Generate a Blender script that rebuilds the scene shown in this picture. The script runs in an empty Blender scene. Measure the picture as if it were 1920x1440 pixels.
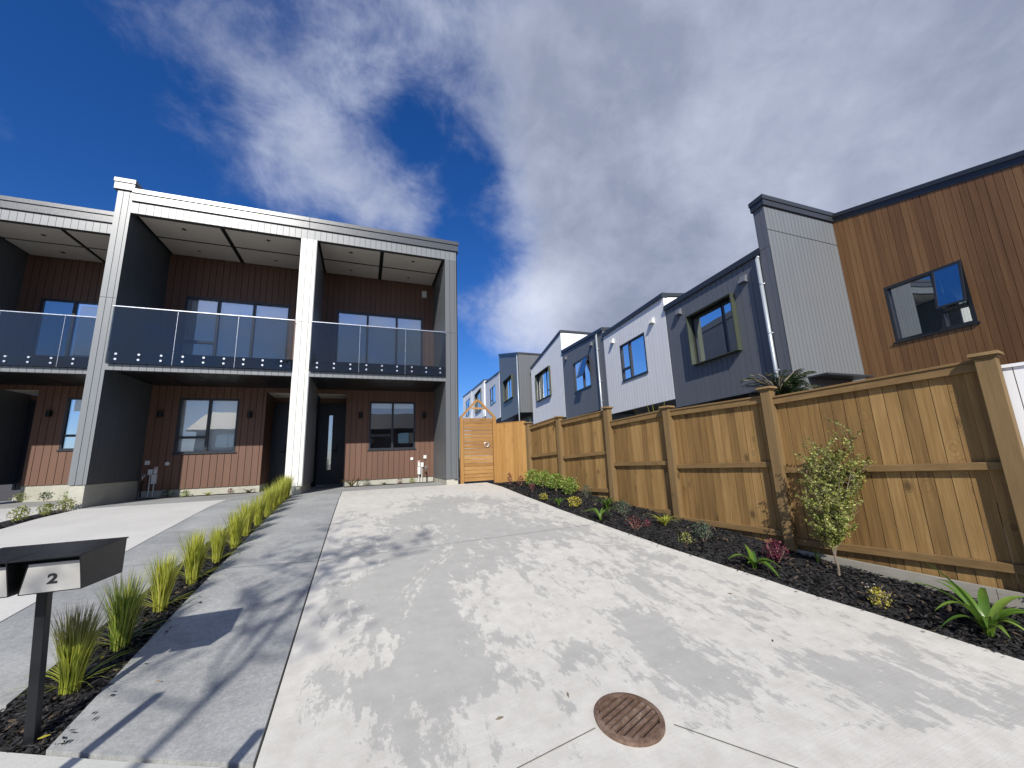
import bpy, math, random
from mathutils import Vector, Matrix
import numpy as np
R = math.radians
random.seed(7)
S = bpy.context.scene
COL = S.collection

# ------------------------------------------------------------------ camera
cam = bpy.data.objects.new("camera", bpy.data.cameras.new("camera"))
COL.objects.link(cam); S.camera = cam
cam.data.sensor_width = 36.0; cam.data.lens = 13.438
cam.data.clip_start = 0.05; cam.data.clip_end = 3000
_p, _r, _y = R(10.655), R(-2.206), R(21.328)
fw = Vector((math.sin(_y)*math.cos(_p), math.cos(_y)*math.cos(_p), math.sin(_p)))
r0 = Vector((math.cos(_y), -math.sin(_y), 0)); u0 = r0.cross(fw)
rt = r0*math.cos(_r) + u0*math.sin(_r); up = -r0*math.sin(_r) + u0*math.cos(_r)
cam.matrix_world = Matrix(((rt.x, up.x, -fw.x, 0), (rt.y, up.y, -fw.y, 0), (rt.z, up.z, -fw.z, 0), (0, 0, 0, 1)))

# ------------------------------------------------------------------ light
S.view_settings.view_transform = 'Standard'; S.view_settings.look = 'None'
S.view_settings.exposure = 0.12; S.view_settings.gamma = 1.0
SUNDIR = Vector((-0.41, -1.0, 0.785)).normalized()
SUN_EL = math.asin(SUNDIR.z); SUN_AZ = math.atan2(SUNDIR.x, SUNDIR.y)
sun = bpy.data.objects.new("sun", bpy.data.lights.new("sun", 'SUN')); COL.objects.link(sun)
sun.data.energy = 5.0; sun.data.angle = R(0.53); sun.data.color = (1.0, 0.955, 0.88)
sun.rotation_euler = SUNDIR.to_track_quat('Z', 'Y').to_euler()
sun.location = SUNDIR*50

W = bpy.data.worlds.new("World"); S.world = W; W.use_nodes = True
def build_world():
    nt = W.node_tree; N = nt.nodes; L = nt.links; N.clear()
    out = N.new('ShaderNodeOutputWorld'); bg = N.new('ShaderNodeBackground'); L.new(bg.outputs[0], out.inputs[0])
    bg.inputs['Strength'].default_value = 0.1
    sky = N.new('ShaderNodeTexSky'); sky.sky_type = 'NISHITA'; sky.sun_disc = False
    sky.sun_elevation = SUN_EL; sky.sun_rotation = SUN_AZ; sky.air_density = 1.0; sky.dust_density = 0.4; sky.ozone_density = 3.0
    tc = N.new('ShaderNodeTexCoord')
    def math_(op, a, b=None, c=None):
        n = N.new('ShaderNodeMath'); n.operation = op
        for i, v in enumerate((a, b, c)):
            if v is None: continue
            if isinstance(v, (int, float)): n.inputs[i].default_value = v
            else: L.new(v, n.inputs[i])
        return n.outputs[0]
    hs = N.new('ShaderNodeHueSaturation'); hs.inputs['Saturation'].default_value = 1.3; hs.inputs['Value'].default_value = SKYV
    L.new(sky.outputs[0], hs.inputs['Color'])
    tn = N.new('ShaderNodeMix'); tn.data_type = 'RGBA'; tn.blend_type = 'MULTIPLY'; tn.inputs['Factor'].default_value = 1
    L.new(hs.outputs[0], tn.inputs['A']); tn.inputs['B'].default_value = (.76, .96, 1.42, 1)
    sep = N.new('ShaderNodeSeparateXYZ'); L.new(tc.outputs['Generated'], sep.inputs[0])
    # cloud layer coordinates: direction projected on a high flat layer
    dz = math_('ADD', math_('MAXIMUM', sep.outputs[2], 0.0), 0.22)
    cx = math_('DIVIDE', sep.outputs[0], dz); cy = math_('DIVIDE', sep.outputs[1], dz)
    cmb = N.new('ShaderNodeCombineXYZ'); L.new(cx, cmb.inputs[0]); L.new(cy, cmb.inputs[1])
    def noise(scale, detail, rough, dist, off=(0, 0, 0), sc=(1, 1, 1), lac=2.0):
        mp = N.new('ShaderNodeMapping'); L.new(tc.outputs['Generated'], mp.inputs[0])
        mp.inputs['Location'].default_value = off; mp.inputs['Scale'].default_value = sc
        n = N.new('ShaderNodeTexNoise'); L.new(mp.outputs[0], n.inputs['Vector'])
        n.inputs['Scale'].default_value = scale; n.inputs['Detail'].default_value = detail
        n.inputs['Roughness'].default_value = rough; n.inputs['Distortion'].default_value = dist
        n.inputs['Lacunarity'].default_value = lac
        return n.outputs[0]
    def field(blobs, base):
        acc = base
        for x, y, z, s, w in blobs:
            vm = N.new('ShaderNodeVectorMath'); vm.operation = 'DISTANCE'
            L.new(tc.outputs['Generated'], vm.inputs[0]); d = Vector((x, y, z)).normalized(); vm.inputs[1].default_value = d
            q = math_('MULTIPLY', vm.outputs['Value'], 1.0/s)
            g = math_('POWER', 2.718, math_('MULTIPLY', math_('MULTIPLY', q, q), -0.8))
            acc = math_('MULTIPLY_ADD', g, w, acc)
        return acc
    n1 = noise(3.2, 14, 0.58, 0.15, (3.1, 1.7, 0.4), (1, 1, 1.35))
    n2 = noise(7.0, 14, 0.66, 0.3, (0.4, 7.7, 2.0), (1.0, 1.0, 1.3))
    n3 = noise(3.0, 9, 0.55, 0.3, (9.2, 4.0, 0))
    ymask = math_('MULTIPLY', math_('LESS_THAN', sep.outputs[1], 0.0), 1.0)
    cov = field(BLOBS, -0.05)
    cov = math_('MULTIPLY_ADD', ymask, 0.72, cov)
    f = math_('ADD', cov, math_('MULTIPLY', math_('SUBTRACT', n1, 0.5), 1.9))
    f = math_('ADD', f, math_('MULTIPLY', math_('SUBTRACT', n2, 0.5), 1.4))
    ramp = N.new('ShaderNodeMapRange'); ramp.interpolation_type = 'SMOOTHSTEP'
    L.new(f, ramp.inputs[0]); ramp.inputs[1].default_value = -0.05; ramp.inputs[2].default_value = 1.45
    # brightness of the cloud: thick parts are greyer, edges and lumps brighter
    thick = N.new('ShaderNodeMapRange'); thick.interpolation_type = 'SMOOTHSTEP'
    L.new(f, thick.inputs[0]); thick.inputs[1].default_value = 0.45; thick.inputs[2].default_value = 1.5
    lit = field(LIGHTB, 0.0)
    tone = math_('SUBTRACT', 0.80, math_('MULTIPLY', thick.outputs[0], 0.26))
    tone = math_('ADD', tone, math_('MULTIPLY', math_('SUBTRACT', n3, 0.5), 0.85))
    tone = math_('ADD', tone, math_('MULTIPLY', math_('SUBTRACT', n2, 0.5), 0.42))
    tone = math_('ADD', tone, lit)
    cr = N.new('ShaderNodeValToRGB'); L.new(tone, cr.inputs[0])
    e = cr.color_ramp.elements
    e[0].position = 0.0; e[0].color = (1.8, 2.1, 2.95, 1)
    e[1].position = 1.0; e[1].color = (6.4, 6.9, 8.4, 1)
    m = e.new(0.45); m.color = (2.75, 3.15, 4.3, 1)
    mix = N.new('ShaderNodeMix'); mix.data_type = 'RGBA'
    L.new(ramp.outputs[0], mix.inputs['Factor']); L.new(tn.outputs['Result'], mix.inputs['A']); L.new(cr.outputs[0], mix.inputs['B'])
    L.new(mix.outputs['Result'], bg.inputs['Color'])
SKYV = 0.80
BLOBS = [(-0.256,0.652,0.714,0.075,0.30),(-0.135,0.693,0.708,0.100,0.32),(-0.007,0.627,0.779,0.110,0.50),(-0.176,0.759,0.627,0.086,0.25),(-0.062,0.796,0.602,0.120,0.42),(0.073,0.825,0.561,0.108,0.60),
 (0.43,0.530,0.73,0.235,1.4),(0.688,0.440,0.577,0.306,1.5),(0.807,0.222,0.548,0.222,1.5),(0.553,0.658,0.511,0.178,1.2),(0.703,0.624,0.342,0.203,1.2),(0.928,0.223,0.299,0.160,1.4),(0.459,0.782,0.421,0.092,0.80),(0.361,0.872,0.331,0.110,0.65),(-0.20,0.70,0.68,0.2,0.12),(0.540,0.775,0.328,0.118,0.70),
 (0.094,0.714,0.694,0.075,-0.50),(0.230,0.739,0.633,0.075,-0.70),(-0.430,0.707,0.561,0.190,-0.40),(0.232,0.854,0.466,0.075,-0.45),(0.16,0.82,0.55,0.06,-0.45),(0.250,0.941,0.229,0.069,-0.30)]
LIGHTB = [(0.42,0.82,0.36,0.10,0.45),(-0.007,0.627,0.779,0.14,0.22),(0.60,0.50,0.62,0.12,0.14),(0.95,0.25,0.25,0.15,0.15),(0.62,0.62,0.47,0.2,-0.12)]
build_world()

# ------------------------------------------------------------------ helpers
def gz(y):
    return float(np.interp(y, [-60, -2, 0, 2.4, 4, 6, 8, 9, 60], [-1.62, -1.55, -1.42, -1.23, -1.03, -.82, -.64, -.60, -.60]))

class F:
    """wall frame: u along the wall, v out of it, z up"""
    def __init__(s, ox, oy, sx, sy, nx, ny):
        s.o = Vector((ox, oy, 0)); s.s = Vector((sx, sy, 0)); s.n = Vector((nx, ny, 0))
    def __call__(s, u, v, z):
        p = s.o + s.s*u + s.n*v; return Vector((p.x, p.y, z))
WORLD = F(0, 0, 1, 0, 0, 1)
def XF(Y): return F(0, Y, 1, 0, 0, -1)

class MB:
    def __init__(s): s.v = []; s.f = []; s.m = []; s.k = 0
    def poly(s, pts):
        i = len(s.v); s.v.extend(pts); s.f.append(tuple(range(i, i+len(pts)))); s.m.append(s.k); return s
    def hexa(s, b, t):
        i = len(s.v); s.v.extend(b); s.v.extend(t); n = len(b)
        s.f.append(tuple(range(i+n-1, i-1, -1))); s.f.append(tuple(range(i+n, i+2*n)))
        for j in range(n):
            k = (j+1) % n; s.f.append((i+j, i+k, i+n+k, i+n+j))
        s.m.extend([s.k]*(n+2)); return s
    def box(s, fr, u0, u1, v0, v1, z0, z1, z1b=None, z0b=None):
        zb = z1 if z1b is None else z1b; z0b = z0 if z0b is None else z0b
        return s.hexa([fr(u0, v1, z0), fr(u1, v1, z0b), fr(u1, v0, z0b), fr(u0, v0, z0)],
                      [fr(u0, v1, z1), fr(u1, v1, zb), fr(u1, v0, zb), fr(u0, v0, z1)])
    def tube(s, p0, p1, r0, r1=None, n=8, cap=True):
        r1 = r0 if r1 is None else r1; p0 = Vector(p0); p1 = Vector(p1); d = (p1-p0)
        if d.length < 1e-6: return s
        d.normalize(); a = d.orthogonal().normalized(); b = d.cross(a); i = len(s.v)
        for p, r in ((p0, r0), (p1, r1)):
            for k in range(n):
                t = 2*math.pi*k/n; s.v.append(p + a*(r*math.cos(t)) + b*(r*math.sin(t)))
        for k in range(n):
            q = (k+1) % n; s.f.append((i+k, i+q, i+n+q, i+n+k)); s.m.append(s.k)
        if cap:
            s.f.append(tuple(range(i+n-1, i-1, -1))); s.f.append(tuple(range(i+n, i+2*n))); s.m.extend([s.k]*2)
        return s
    def path(s, pts, rs, n=6):
        for a in range(len(pts)-1): s.tube(pts[a], pts[a+1], rs[a], rs[a+1], n, a in (0, len(pts)-2))
        return s
    def mesh(s, name, mats, org=(0, 0, 0), smooth=False):
        o = Vector(org); me = bpy.data.meshes.new(name)
        me.from_pydata([(p[0]-o.x, p[1]-o.y, p[2]-o.z) for p in s.v], [], s.f)
        for m in (mats if isinstance(mats, (list, tuple)) else [mats]): me.materials.append(m)
        if any(s.m): me.polygons.foreach_set('material_index', s.m)
        if smooth: me.polygons.foreach_set('use_smooth', [True]*len(s.f))
        me.validate(); me.update(); return me
def wloc(o):
    v = Vector(o.location)
    while o.parent: o = o.parent; v = v + Vector(o.location)
    return v
def part(name, mb, mats, parent=None, smooth=False, bevel=0, org=None):
    pw = wloc(parent) if parent else Vector((0, 0, 0))
    o_ = Vector(org) if org is not None else pw
    o = bpy.data.objects.new(name, mb.mesh(name, mats, o_, smooth)); COL.objects.link(o)
    o.location = o_ - pw
    if parent: o.parent = parent
    if bevel:
        b = o.modifiers.new('bevel', 'BEVEL'); b.width = bevel; b.segments = 2; b.limit_method = 'ANGLE'
    return o
def tag(o, label, cat, group=None):
    o['label'] = label; o['category'] = cat
    if group: o['group'] = group
    return o
def thing(name, loc, label, cat, group=None):
    o = bpy.data.objects.new(name, None); COL.objects.link(o); o.location = loc; o.empty_display_size = 0.1
    return tag(o, label, cat, group)
def structure(o): o['kind'] = 'structure'; return o

# ------------------------------------------------------------------ materials
def newmat(name):
    m = bpy.data.materials.new(name); m.use_nodes = True; nt = m.node_tree
    return m, nt, nt.nodes, nt.links, nt.nodes['Principled BSDF']
def tcoord(N, L, scale=(1, 1, 1), world=True):
    mp = N.new('ShaderNodeMapping'); mp.inputs['Scale'].default_value = scale
    if world:
        g = N.new('ShaderNodeNewGeometry'); L.new(g.outputs['Position'], mp.inputs[0])
    else:
        g = N.new('ShaderNodeTexCoord'); L.new(g.outputs['Object'], mp.inputs[0])
    return mp.outputs[0]
def nz(N, L, vec, scale, detail=4, rough=.55, dist=0):
    n = N.new('ShaderNodeTexNoise'); L.new(vec, n.inputs['Vector']); n.inputs['Scale'].default_value = scale
    n.inputs['Detail'].default_value = detail; n.inputs['Roughness'].default_value = rough; n.inputs['Distortion'].default_value = dist
    return n.outputs[0]
def rampn(N, L, fac, stops):
    c = N.new('ShaderNodeValToRGB'); L.new(fac, c.inputs[0]); e = c.color_ramp.elements
    while len(e) < len(stops): e.new(0.5)
    for i, (p, col) in enumerate(stops): e[i].position = p; e[i].color = (*col, 1)
    return c.outputs[0]
def mth(N, L, op, a, b=None, c=None, clamp=False):
    n = N.new('ShaderNodeMath'); n.operation = op; n.use_clamp = clamp
    for i, v in enumerate((a, b, c)):
        if v is None: continue
        if isinstance(v, (int, float)): n.inputs[i].default_value = v
        else: L.new(v, n.inputs[i])
    return n.outputs[0]
def mixc(N, L, fac, a, b, mode='MIX'):
    n = N.new('ShaderNodeMix'); n.data_type = 'RGBA'; n.blend_type = mode
    for k, v in (('Factor', fac), ('A', a), ('B', b)):
        if isinstance(v, (int, float)): n.inputs[k].default_value = v
        elif isinstance(v, tuple): n.inputs[k].default_value = (*v, 1)
        else: L.new(v, n.inputs[k])
    return n.outputs['Result']
def bump(N, L, P, h, strength=.3, dist=.01):
    b = N.new('ShaderNodeBump'); b.inputs['Strength'].default_value = strength; b.inputs['Distance'].default_value = dist
    L.new(h, b.inputs['Height']); L.new(b.outputs[0], P.inputs['Normal'])
def paint(name, col, rough=.5, var=.08, spec=.5, metal=0, streak=True):
    m, nt, N, L, P = newmat(name)
    v = tcoord(N, L, (3, 3, .6 if streak else 3)); n1 = nz(N, L, v, 1.3, 5); n2 = nz(N, L, tcoord(N, L), 40, 3)
    g = N.new('ShaderNodeNewGeometry')
    k = mth(N, L, 'MULTIPLY_ADD', n1, 2*var, 1-var); k = mth(N, L, 'ADD', k, mth(N, L, 'MULTIPLY', mth(N, L, 'SUBTRACT', g.outputs['Random Per Island'], .5), var*.8))
    c = mixc(N, L, 1.0, tuple(col), k, 'MULTIPLY')
    vm = N.new('ShaderNodeVectorMath'); vm.operation = 'SCALE'; vm.inputs[0].default_value = col; L.new(k, vm.inputs['Scale'])
    L.new(vm.outputs[0], P.inputs['Base Color'])
    L.new(mth(N, L, 'MULTIPLY_ADD', n2, .16, rough-.08), P.inputs['Roughness'])
    P.inputs['Specular IOR Level'].default_value = spec; P.inputs['Metallic'].default_value = metal
    bump(N, L, P, n2, .12, .002)
    return m
def wood(name, c0, c1, c2, rough=.7, grain=(38, 38, 1.6), knots=True, isl=.35, grime=.25):
    m, nt, N, L, P = newmat(name)
    g = N.new('ShaderNodeNewGeometry')
    off = N.new('ShaderNodeCombineXYZ'); L.new(mth(N, L, 'MULTIPLY', g.outputs['Random Per Island'], 37.0), off.inputs[2])
    L.new(mth(N, L, 'MULTIPLY', g.outputs['Random Per Island'], 11.0), off.inputs[0])
    add = N.new('ShaderNodeVectorMath'); add.operation = 'ADD'; L.new(g.outputs['Position'], add.inputs[0]); L.new(off.outputs[0], add.inputs[1])
    def mp(sc):
        q = N.new('ShaderNodeMapping'); q.inputs['Scale'].default_value = sc; L.new(add.outputs[0], q.inputs[0]); return q.outputs[0]
    grn = nz(N, L, mp(tuple(a*1.5 for a in grain)), 1.0, 6, .65, .25); big = nz(N, L, mp(tuple(a*.3 for a in grain)), 1.0, 4, .55, .6)
    f = mth(N, L, 'ADD', mth(N, L, 'MULTIPLY', grn, .55), mth(N, L, 'MULTIPLY', big, .45))
    f = mth(N, L, 'ADD', f, mth(N, L, 'MULTIPLY', mth(N, L, 'SUBTRACT', g.outputs['Random Per Island'], .5), isl), clamp=True)
    col = rampn(N, L, f, [(.28, c0), (.5, c1), (.74, c2)])
    if knots:
        vo = N.new('ShaderNodeTexVoronoi'); L.new(mp((3.6, 3.6, 2.3)), vo.inputs['Vector']); vo.inputs['Scale'].default_value = 1.0; vo.inputs['Randomness'].default_value = 1.0
        d = vo.outputs['Distance']
        ring = N.new('ShaderNodeMapRange'); L.new(d, ring.inputs[0]); ring.inputs[1].default_value = .05; ring.inputs[2].default_value = .15
        ring.inputs[3].default_value = .75; ring.inputs[4].default_value = 0
        col = mixc(N, L, ring.outputs[0], col, tuple(a*.35 for a in c0))
        wv = mth(N, L, 'MULTIPLY', mth(N, L, 'SINE', mth(N, L, 'MULTIPLY', d, 110.0)), mth(N, L, 'SUBTRACT', .34, d, clamp=True))
        col = mixc(N, L, mth(N, L, 'MULTIPLY', wv, 1.9, clamp=True), col, tuple(a*.6 for a in c0))
    st = nz(N, L, tcoord(N, L, (2.2, 2.2, .7)), 1.4, 4, .6)
    col = mixc(N, L, mth(N, L, 'MULTIPLY', mth(N, L, 'SUBTRACT', st, .42, clamp=True), grime*4, clamp=True), col, tuple(a*.55 for a in c1))
    L.new(col, P.inputs['Base Color']); P.inputs['Roughness'].default_value = rough
    bump(N, L, P, grn, .35, .003)
    return m
def glassmat(name, tint, f0=.06, boost=1.0, rough=0.0, opacity=0.0):
    m, nt, N, L, P = newmat(name); N.remove(P); out = N['Material Output']
    tr = N.new('ShaderNodeBsdfTransparent'); tr.inputs[0].default_value = (*tint, 1)
    gl = N.new('ShaderNodeBsdfGlossy'); gl.inputs['Roughness'].default_value = rough; gl.inputs[0].default_value = (1, 1, 1, 1)
    lw = N.new('ShaderNodeFresnel'); lw.inputs[0].default_value = 1.52
    nb = nz(N, L, tcoord(N, L), 1.1, 2); b = N.new('ShaderNodeBump'); b.inputs['Strength'].default_value = .04; b.inputs['Distance'].default_value = .03
    L.new(nb, b.inputs['Height']); L.new(b.outputs[0], gl.inputs['Normal'])
    fac = mth(N, L, 'MULTIPLY_ADD', lw.outputs[0], boost, f0, clamp=True)
    mx = N.new('ShaderNodeMixShader'); L.new(fac, mx.inputs[0]); L.new(tr.outputs[0], mx.inputs[1]); L.new(gl.outputs[0], mx.inputs[2])
    L.new(mx.outputs[0], out.inputs[0]); return m
def leafmat(name, cols, rough=.5, trans=.35, tipz=None):
    m, nt, N, L, P = newmat(name)
    g = N.new('ShaderNodeNewGeometry'); n = nz(N, L, tcoord(N, L), 14, 3)
    f = mth(N, L, 'ADD', mth(N, L, 'MULTIPLY', g.outputs['Random Per Island'], .7), mth(N, L, 'MULTIPLY', n, .3))
    k = len(cols); col = rampn(N, L, f, [((i+.5)/k, c) for i, c in enumerate(cols)])
    if tipz:
        tc = N.new('ShaderNodeTexCoord'); sp = N.new('ShaderNodeSeparateXYZ'); L.new(tc.outputs['Object'], sp.inputs[0])
        mr = N.new('ShaderNodeMapRange'); L.new(sp.outputs[2], mr.inputs[0]); mr.inputs[1].default_value = tipz[0]; mr.inputs[2].default_value = tipz[1]
        mr.inputs[4].default_value = tipz[3] if len(tipz) > 3 else 1.0
        col = mixc(N, L, mr.outputs[0], col, tuple(tipz[2]))
    L.new(col, P.inputs['Base Color']); P.inputs['Roughness'].default_value = rough
    out = N['Material Output']; t = N.new('ShaderNodeBsdfTranslucent'); L.new(col, t.inputs[0])
    mx = N.new('ShaderNodeMixShader'); mx.inputs[0].default_value = trans
    L.new(P.outputs[0], mx.inputs[1]); L.new(t.outputs[0], mx.inputs[2]); L.new(mx.outputs[0], out.inputs[0])
    return m
def concrete_damp(name):
    """pale broom-finished slab with damp grey patches; 'wet' attribute biases where the patches lie"""
    m, nt, N, L, P = newmat(name)
    at = N.new('ShaderNodeAttribute'); at.attribute_name = 'wet'; tr = N.new('ShaderNodeAttribute'); tr.attribute_name = 'tread'
    v = tcoord(N, L); n1 = nz(N, L, tcoord(N, L, (1.8, .9, 1)), 3.2, 14, .68, .5); n2 = nz(N, L, tcoord(N, L, (5, 1.5, 1)), 2.4, 10, .75, .5)
    n3 = nz(N, L, v, 9, 6, .6); fine = nz(N, L, v, 120, 3, .7); br = nz(N, L, tcoord(N, L, (3.0, 160, 1)), 1.0, 3, .6)
    f = mth(N, L, 'ADD', at.outputs['Fac'], mth(N, L, 'MULTIPLY', mth(N, L, 'SUBTRACT', n1, .5), 2.6))
    f = mth(N, L, 'ADD', f, mth(N, L, 'MULTIPLY', mth(N, L, 'SUBTRACT', n2, .5), 2.3))
    f = mth(N, L, 'ADD', f, mth(N, L, 'MULTIPLY', mth(N, L, 'SUBTRACT', nz(N, L, tcoord(N, L, (1.3, .9, 1)), 9, 8, .75, .3), .5), 1.9))
    tw = nz(N, L, tcoord(N, L, (34, 34, 1)), 1.0, 4, .7)
    f = mth(N, L, 'SUBTRACT', f, mth(N, L, 'MULTIPLY', tr.outputs['Fac'], mth(N, L, 'MULTIPLY_ADD', tw, 1.6, -.1)))
    mr = N.new('ShaderNodeMapRange'); mr.interpolation_type = 'SMOOTHSTEP'; L.new(f, mr.inputs[0]); mr.inputs[1].default_value = -.10; mr.inputs[2].default_value = .12
    dry = rampn(N, L, n3, [(.3, (.475, .457, .41)), (.7, (.58, .563, .51))])
    wet = rampn(N, L, n3, [(.3, (.36, .353, .325)), (.7, (.41, .402, .372))])
    col = mixc(N, L, mr.outputs[0], dry, wet)
    k = mth(N, L, 'MULTIPLY_ADD', fine, .22, .89); k = mth(N, L, 'MULTIPLY', k, mth(N, L, 'MULTIPLY_ADD', br, .14, .93))
    # pin specks
    vo = N.new('ShaderNodeTexVoronoi'); L.new(v, vo.inputs['Vector']); vo.inputs['Scale'].default_value = 13
    sp = N.new('ShaderNodeMapRange'); L.new(vo.outputs['Distance'], sp.inputs[0]); sp.inputs[1].default_value = .05; sp.inputs[2].default_value = .17; sp.inputs[3].default_value = .6; sp.inputs[4].default_value = 0
    spm = mth(N, L, 'MULTIPLY', sp.outputs[0], mth(N, L, 'GREATER_THAN', nz(N, L, v, 3.5, 3), .50))
    col = mixc(N, L, spm, col, (.56, .555, .53))
    vm = N.new('ShaderNodeVectorMath'); vm.operation = 'SCALE'; L.new(col, vm.inputs[0]); L.new(k, vm.inputs['Scale'])
    L.new(vm.outputs[0], P.inputs['Base Color']); P.inputs['Roughness'].default_value = .8
    hb = mth(N, L, 'ADD', br, mth(N, L, 'MULTIPLY', fine, .6)); bump(N, L, P, hb, .25, .003)
    return m
def concrete(name, lo, hi, speck=.5, scale=1.0, rough=.85, sp_scale=170, bd=.004):
    m, nt, N, L, P = newmat(name); v = tcoord(N, L)
    n1 = nz(N, L, v, 1.6*scale, 6, .6, .5); n2 = nz(N, L, v, sp_scale, 3, .8); n3 = nz(N, L, v, 24, 5, .7)
    f = mth(N, L, 'ADD', mth(N, L, 'MULTIPLY', n1, .6), mth(N, L, 'MULTIPLY', n3, .4))
    col = rampn(N, L, f, [(.34, lo), (.64, hi)])
    k = mth(N, L, 'MULTIPLY_ADD', n2, speck*2, 1-speck)
    vm = N.new('ShaderNodeVectorMath'); vm.operation = 'SCALE'; L.new(col, vm.inputs[0]); L.new(k, vm.inputs['Scale'])
    L.new(vm.outputs[0], P.inputs['Base Color']); P.inputs['Roughness'].default_value = rough
    bump(N, L, P, mth(N, L, 'ADD', n2, n3), .3, bd); return m

M = {}
M['siding_light'] = paint('painted grey weatherboard', (.165, .178, .186), .38, .06, .8)  # grey piers share one paint; sun gloss is partly coloured into this lighter copy
M['siding_grey'] = paint('mid grey board paint', (.115, .124, .132), .45, .06)  # on the end pier: same paint, its weaker gloss coloured darker
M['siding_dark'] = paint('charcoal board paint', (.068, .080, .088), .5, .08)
M['white_paint'] = paint('off white board paint', (.72, .72, .67), .5, .04)
M['brown'] = paint('red brown board stain', (.138, .071, .045), .6, .14)
M['blue_grey'] = paint('blue grey board paint', (.138, .149, .170), .5, .06)
M['row_grey'] = paint('row house light grey paint', (.16, .172, .185), .5, .05)
M['row_white'] = paint('row house white paint', (.86, .87, .88), .5, .04)
M['groove'] = paint('groove shadow board', (.05, .05, .052), .7, .05)  # backing behind the gaps is darkened: groove shade put into the colour
M['groove_brown'] = paint('brown groove shade', (.07, .03, .02), .7, .05)  # darker copy of the brown stain, shading the gaps by colour
M['groove_white'] = paint('white groove shade', (.26, .26, .27), .6, .05)  # greyed copy of the white paint for the shade between boards
M['trim'] = paint('grey metal flashing', (.075, .08, .085), .30, .05, 1.0, .25)
M['trim_dark'] = paint('dark metal flashing', (.042, .047, .055), .4, .1, .6, .2)
M['soffit'] = paint('soffit sheet', (.62, .58, .52), .7, .05)
M['black'] = paint('black powder coat', (.012, .013, .015), .38, .1, .3)
M['frame'] = paint('black window frame', (.022, .026, .032), .35, .1)
M['green_frame'] = paint('olive window surround', (.052, .062, .042), .45, .08)
M['door'] = paint('dark blue black door', (.02, .026, .038), .4, .1)
M['steel'] = paint('brushed steel', (.75, .76, .77), .28, .05, .5, .9)
M['galv'] = paint('downpipe grey', (.42, .46, .49), .35, .08, .6, .3)
M['plastic'] = paint('pale plastic', (.66, .66, .64), .5, .05)
M['red'] = paint('red sticker', (.5, .05, .04), .5, .05)
M['interior'] = paint('interior wall', (.42, .42, .41), .9, .05)
M['blind'] = paint('window blind', (.90, .93, .90), .8, .03, .3)
M['joint'] = paint('joint sealant', (.13, .13, .125), .8, .1)
M['roof'] = paint('roof membrane', (.10, .105, .11), .6, .1)
M['glass'] = glassmat('window glass', (.97, .98, .98), .07, 1.3)
M['glass_clear'] = glassmat('reflective door glass', (.96, .98, .98), .22, 1.5)
M['glass_blue'] = glassmat('blue window glass', (.58, .68, .72), .33, 1.3)
M['tint'] = glassmat('tinted balustrade glass', (.52, .55, .55), .0, 1.15)
M['fence'] = wood('pale brown fence timber', (.12, .064, .018), (.235, .135, .042), (.37, .23, .085), .8, isl=.26)
M['rail'] = wood('fence rail timber', (.14, .082, .028), (.21, .128, .048), (.28, .178, .075), .8, (6, 6, 30), False, .25)
M['post'] = wood('fence post timber', (.13, .08, .03), (.20, .128, .052), (.27, .178, .078), .8, (30, 30, 1.2), True, .2)
M['gate'] = wood('orange gate timber', (.22, .105, .026), (.32, .165, .045), (.42, .235, .075), .65, (5, 5, 34), False, .3, .1)
M['gate_v'] = wood('orange board timber', (.27, .135, .035), (.36, .19, .053), (.44, .25, .08), .65, (30, 30, 1.4), True, .25, .1)
M['cedar'] = wood('stained cedar cladding', (.14, .064, .024), (.22, .108, .040), (.295, .157, .062), .5, (34, 34, 1.1), False, .26, .12)
M['grey_timber'] = wood('weathered grey timber', (.20, .185, .15), (.29, .27, .225), (.36, .34, .29), .85, (5, 5, 30), False, .2)
M['foundation'] = concrete('cast foundation concrete', (.34, .335, .28), (.48, .47, .40), .12, 1.4)
M['aggregate'] = concrete('exposed aggregate path', (.205, .212, .21), (.36, .365, .355), .5, 1.0, .85, 75)
M['drive'] = concrete_damp('damp patched driveway concrete')
M['slab'] = concrete('pale slab concrete', (.46, .45, .42), (.55, .54, .505), .12, .8)
M['footpath'] = concrete('footpath concrete', (.40, .405, .375), (.49, .49, .455), .16, .8)
M['asphalt'] = concrete('asphalt', (.045, .045, .047), (.07, .07, .072), .4, 1)
M['soil'] = concrete('bare soil', (.05, .042, .033), (.085, .072, .055), .4, 1)
M['mulch'] = concrete('black bark bed', (.008, .008, .009), (.022, .021, .021), .6, 3, .9, 90, .02)
def chipmat():
    m, nt, N, L, P = newmat('bark chips'); g = N.new('ShaderNodeNewGeometry')
    L.new(rampn(N, L, g.outputs['Random Per Island'], [(.0, (.006, .006, .007)), (.6, (.017, .016, .017)), (.93, (.032, .030, .030)), (.985, (.12, .085, .05))]), P.inputs['Base Color'])
    P.inputs['Roughness'].default_value = .65; return m
M['chip'] = chipmat()
def rustmat():
    m, nt, N, L, P = newmat('rusty cast iron'); v = tcoord(N, L)
    n1 = nz(N, L, v, 12, 8, .7, .5); n2 = nz(N, L, v, 90, 4, .7)
    c = rampn(N, L, mth(N, L, 'ADD', mth(N, L, 'MULTIPLY', n1, .7), mth(N, L, 'MULTIPLY', n2, .3)), [(.30, (.07, .042, .030)), (.48, (.15, .092, .062)), (.6, (.25, .175, .13)), (.72, (.42, .37, .31))])
    L.new(c, P.inputs['Base Color']); P.inputs['Roughness'].default_value = .6; P.inputs['Metallic'].default_value = .25
    bump(N, L, P, n2, .6, .004); return m
M['rust'] = rustmat()
M['number'] = paint('black number', (.012, .012, .012), .5, .02)
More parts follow.
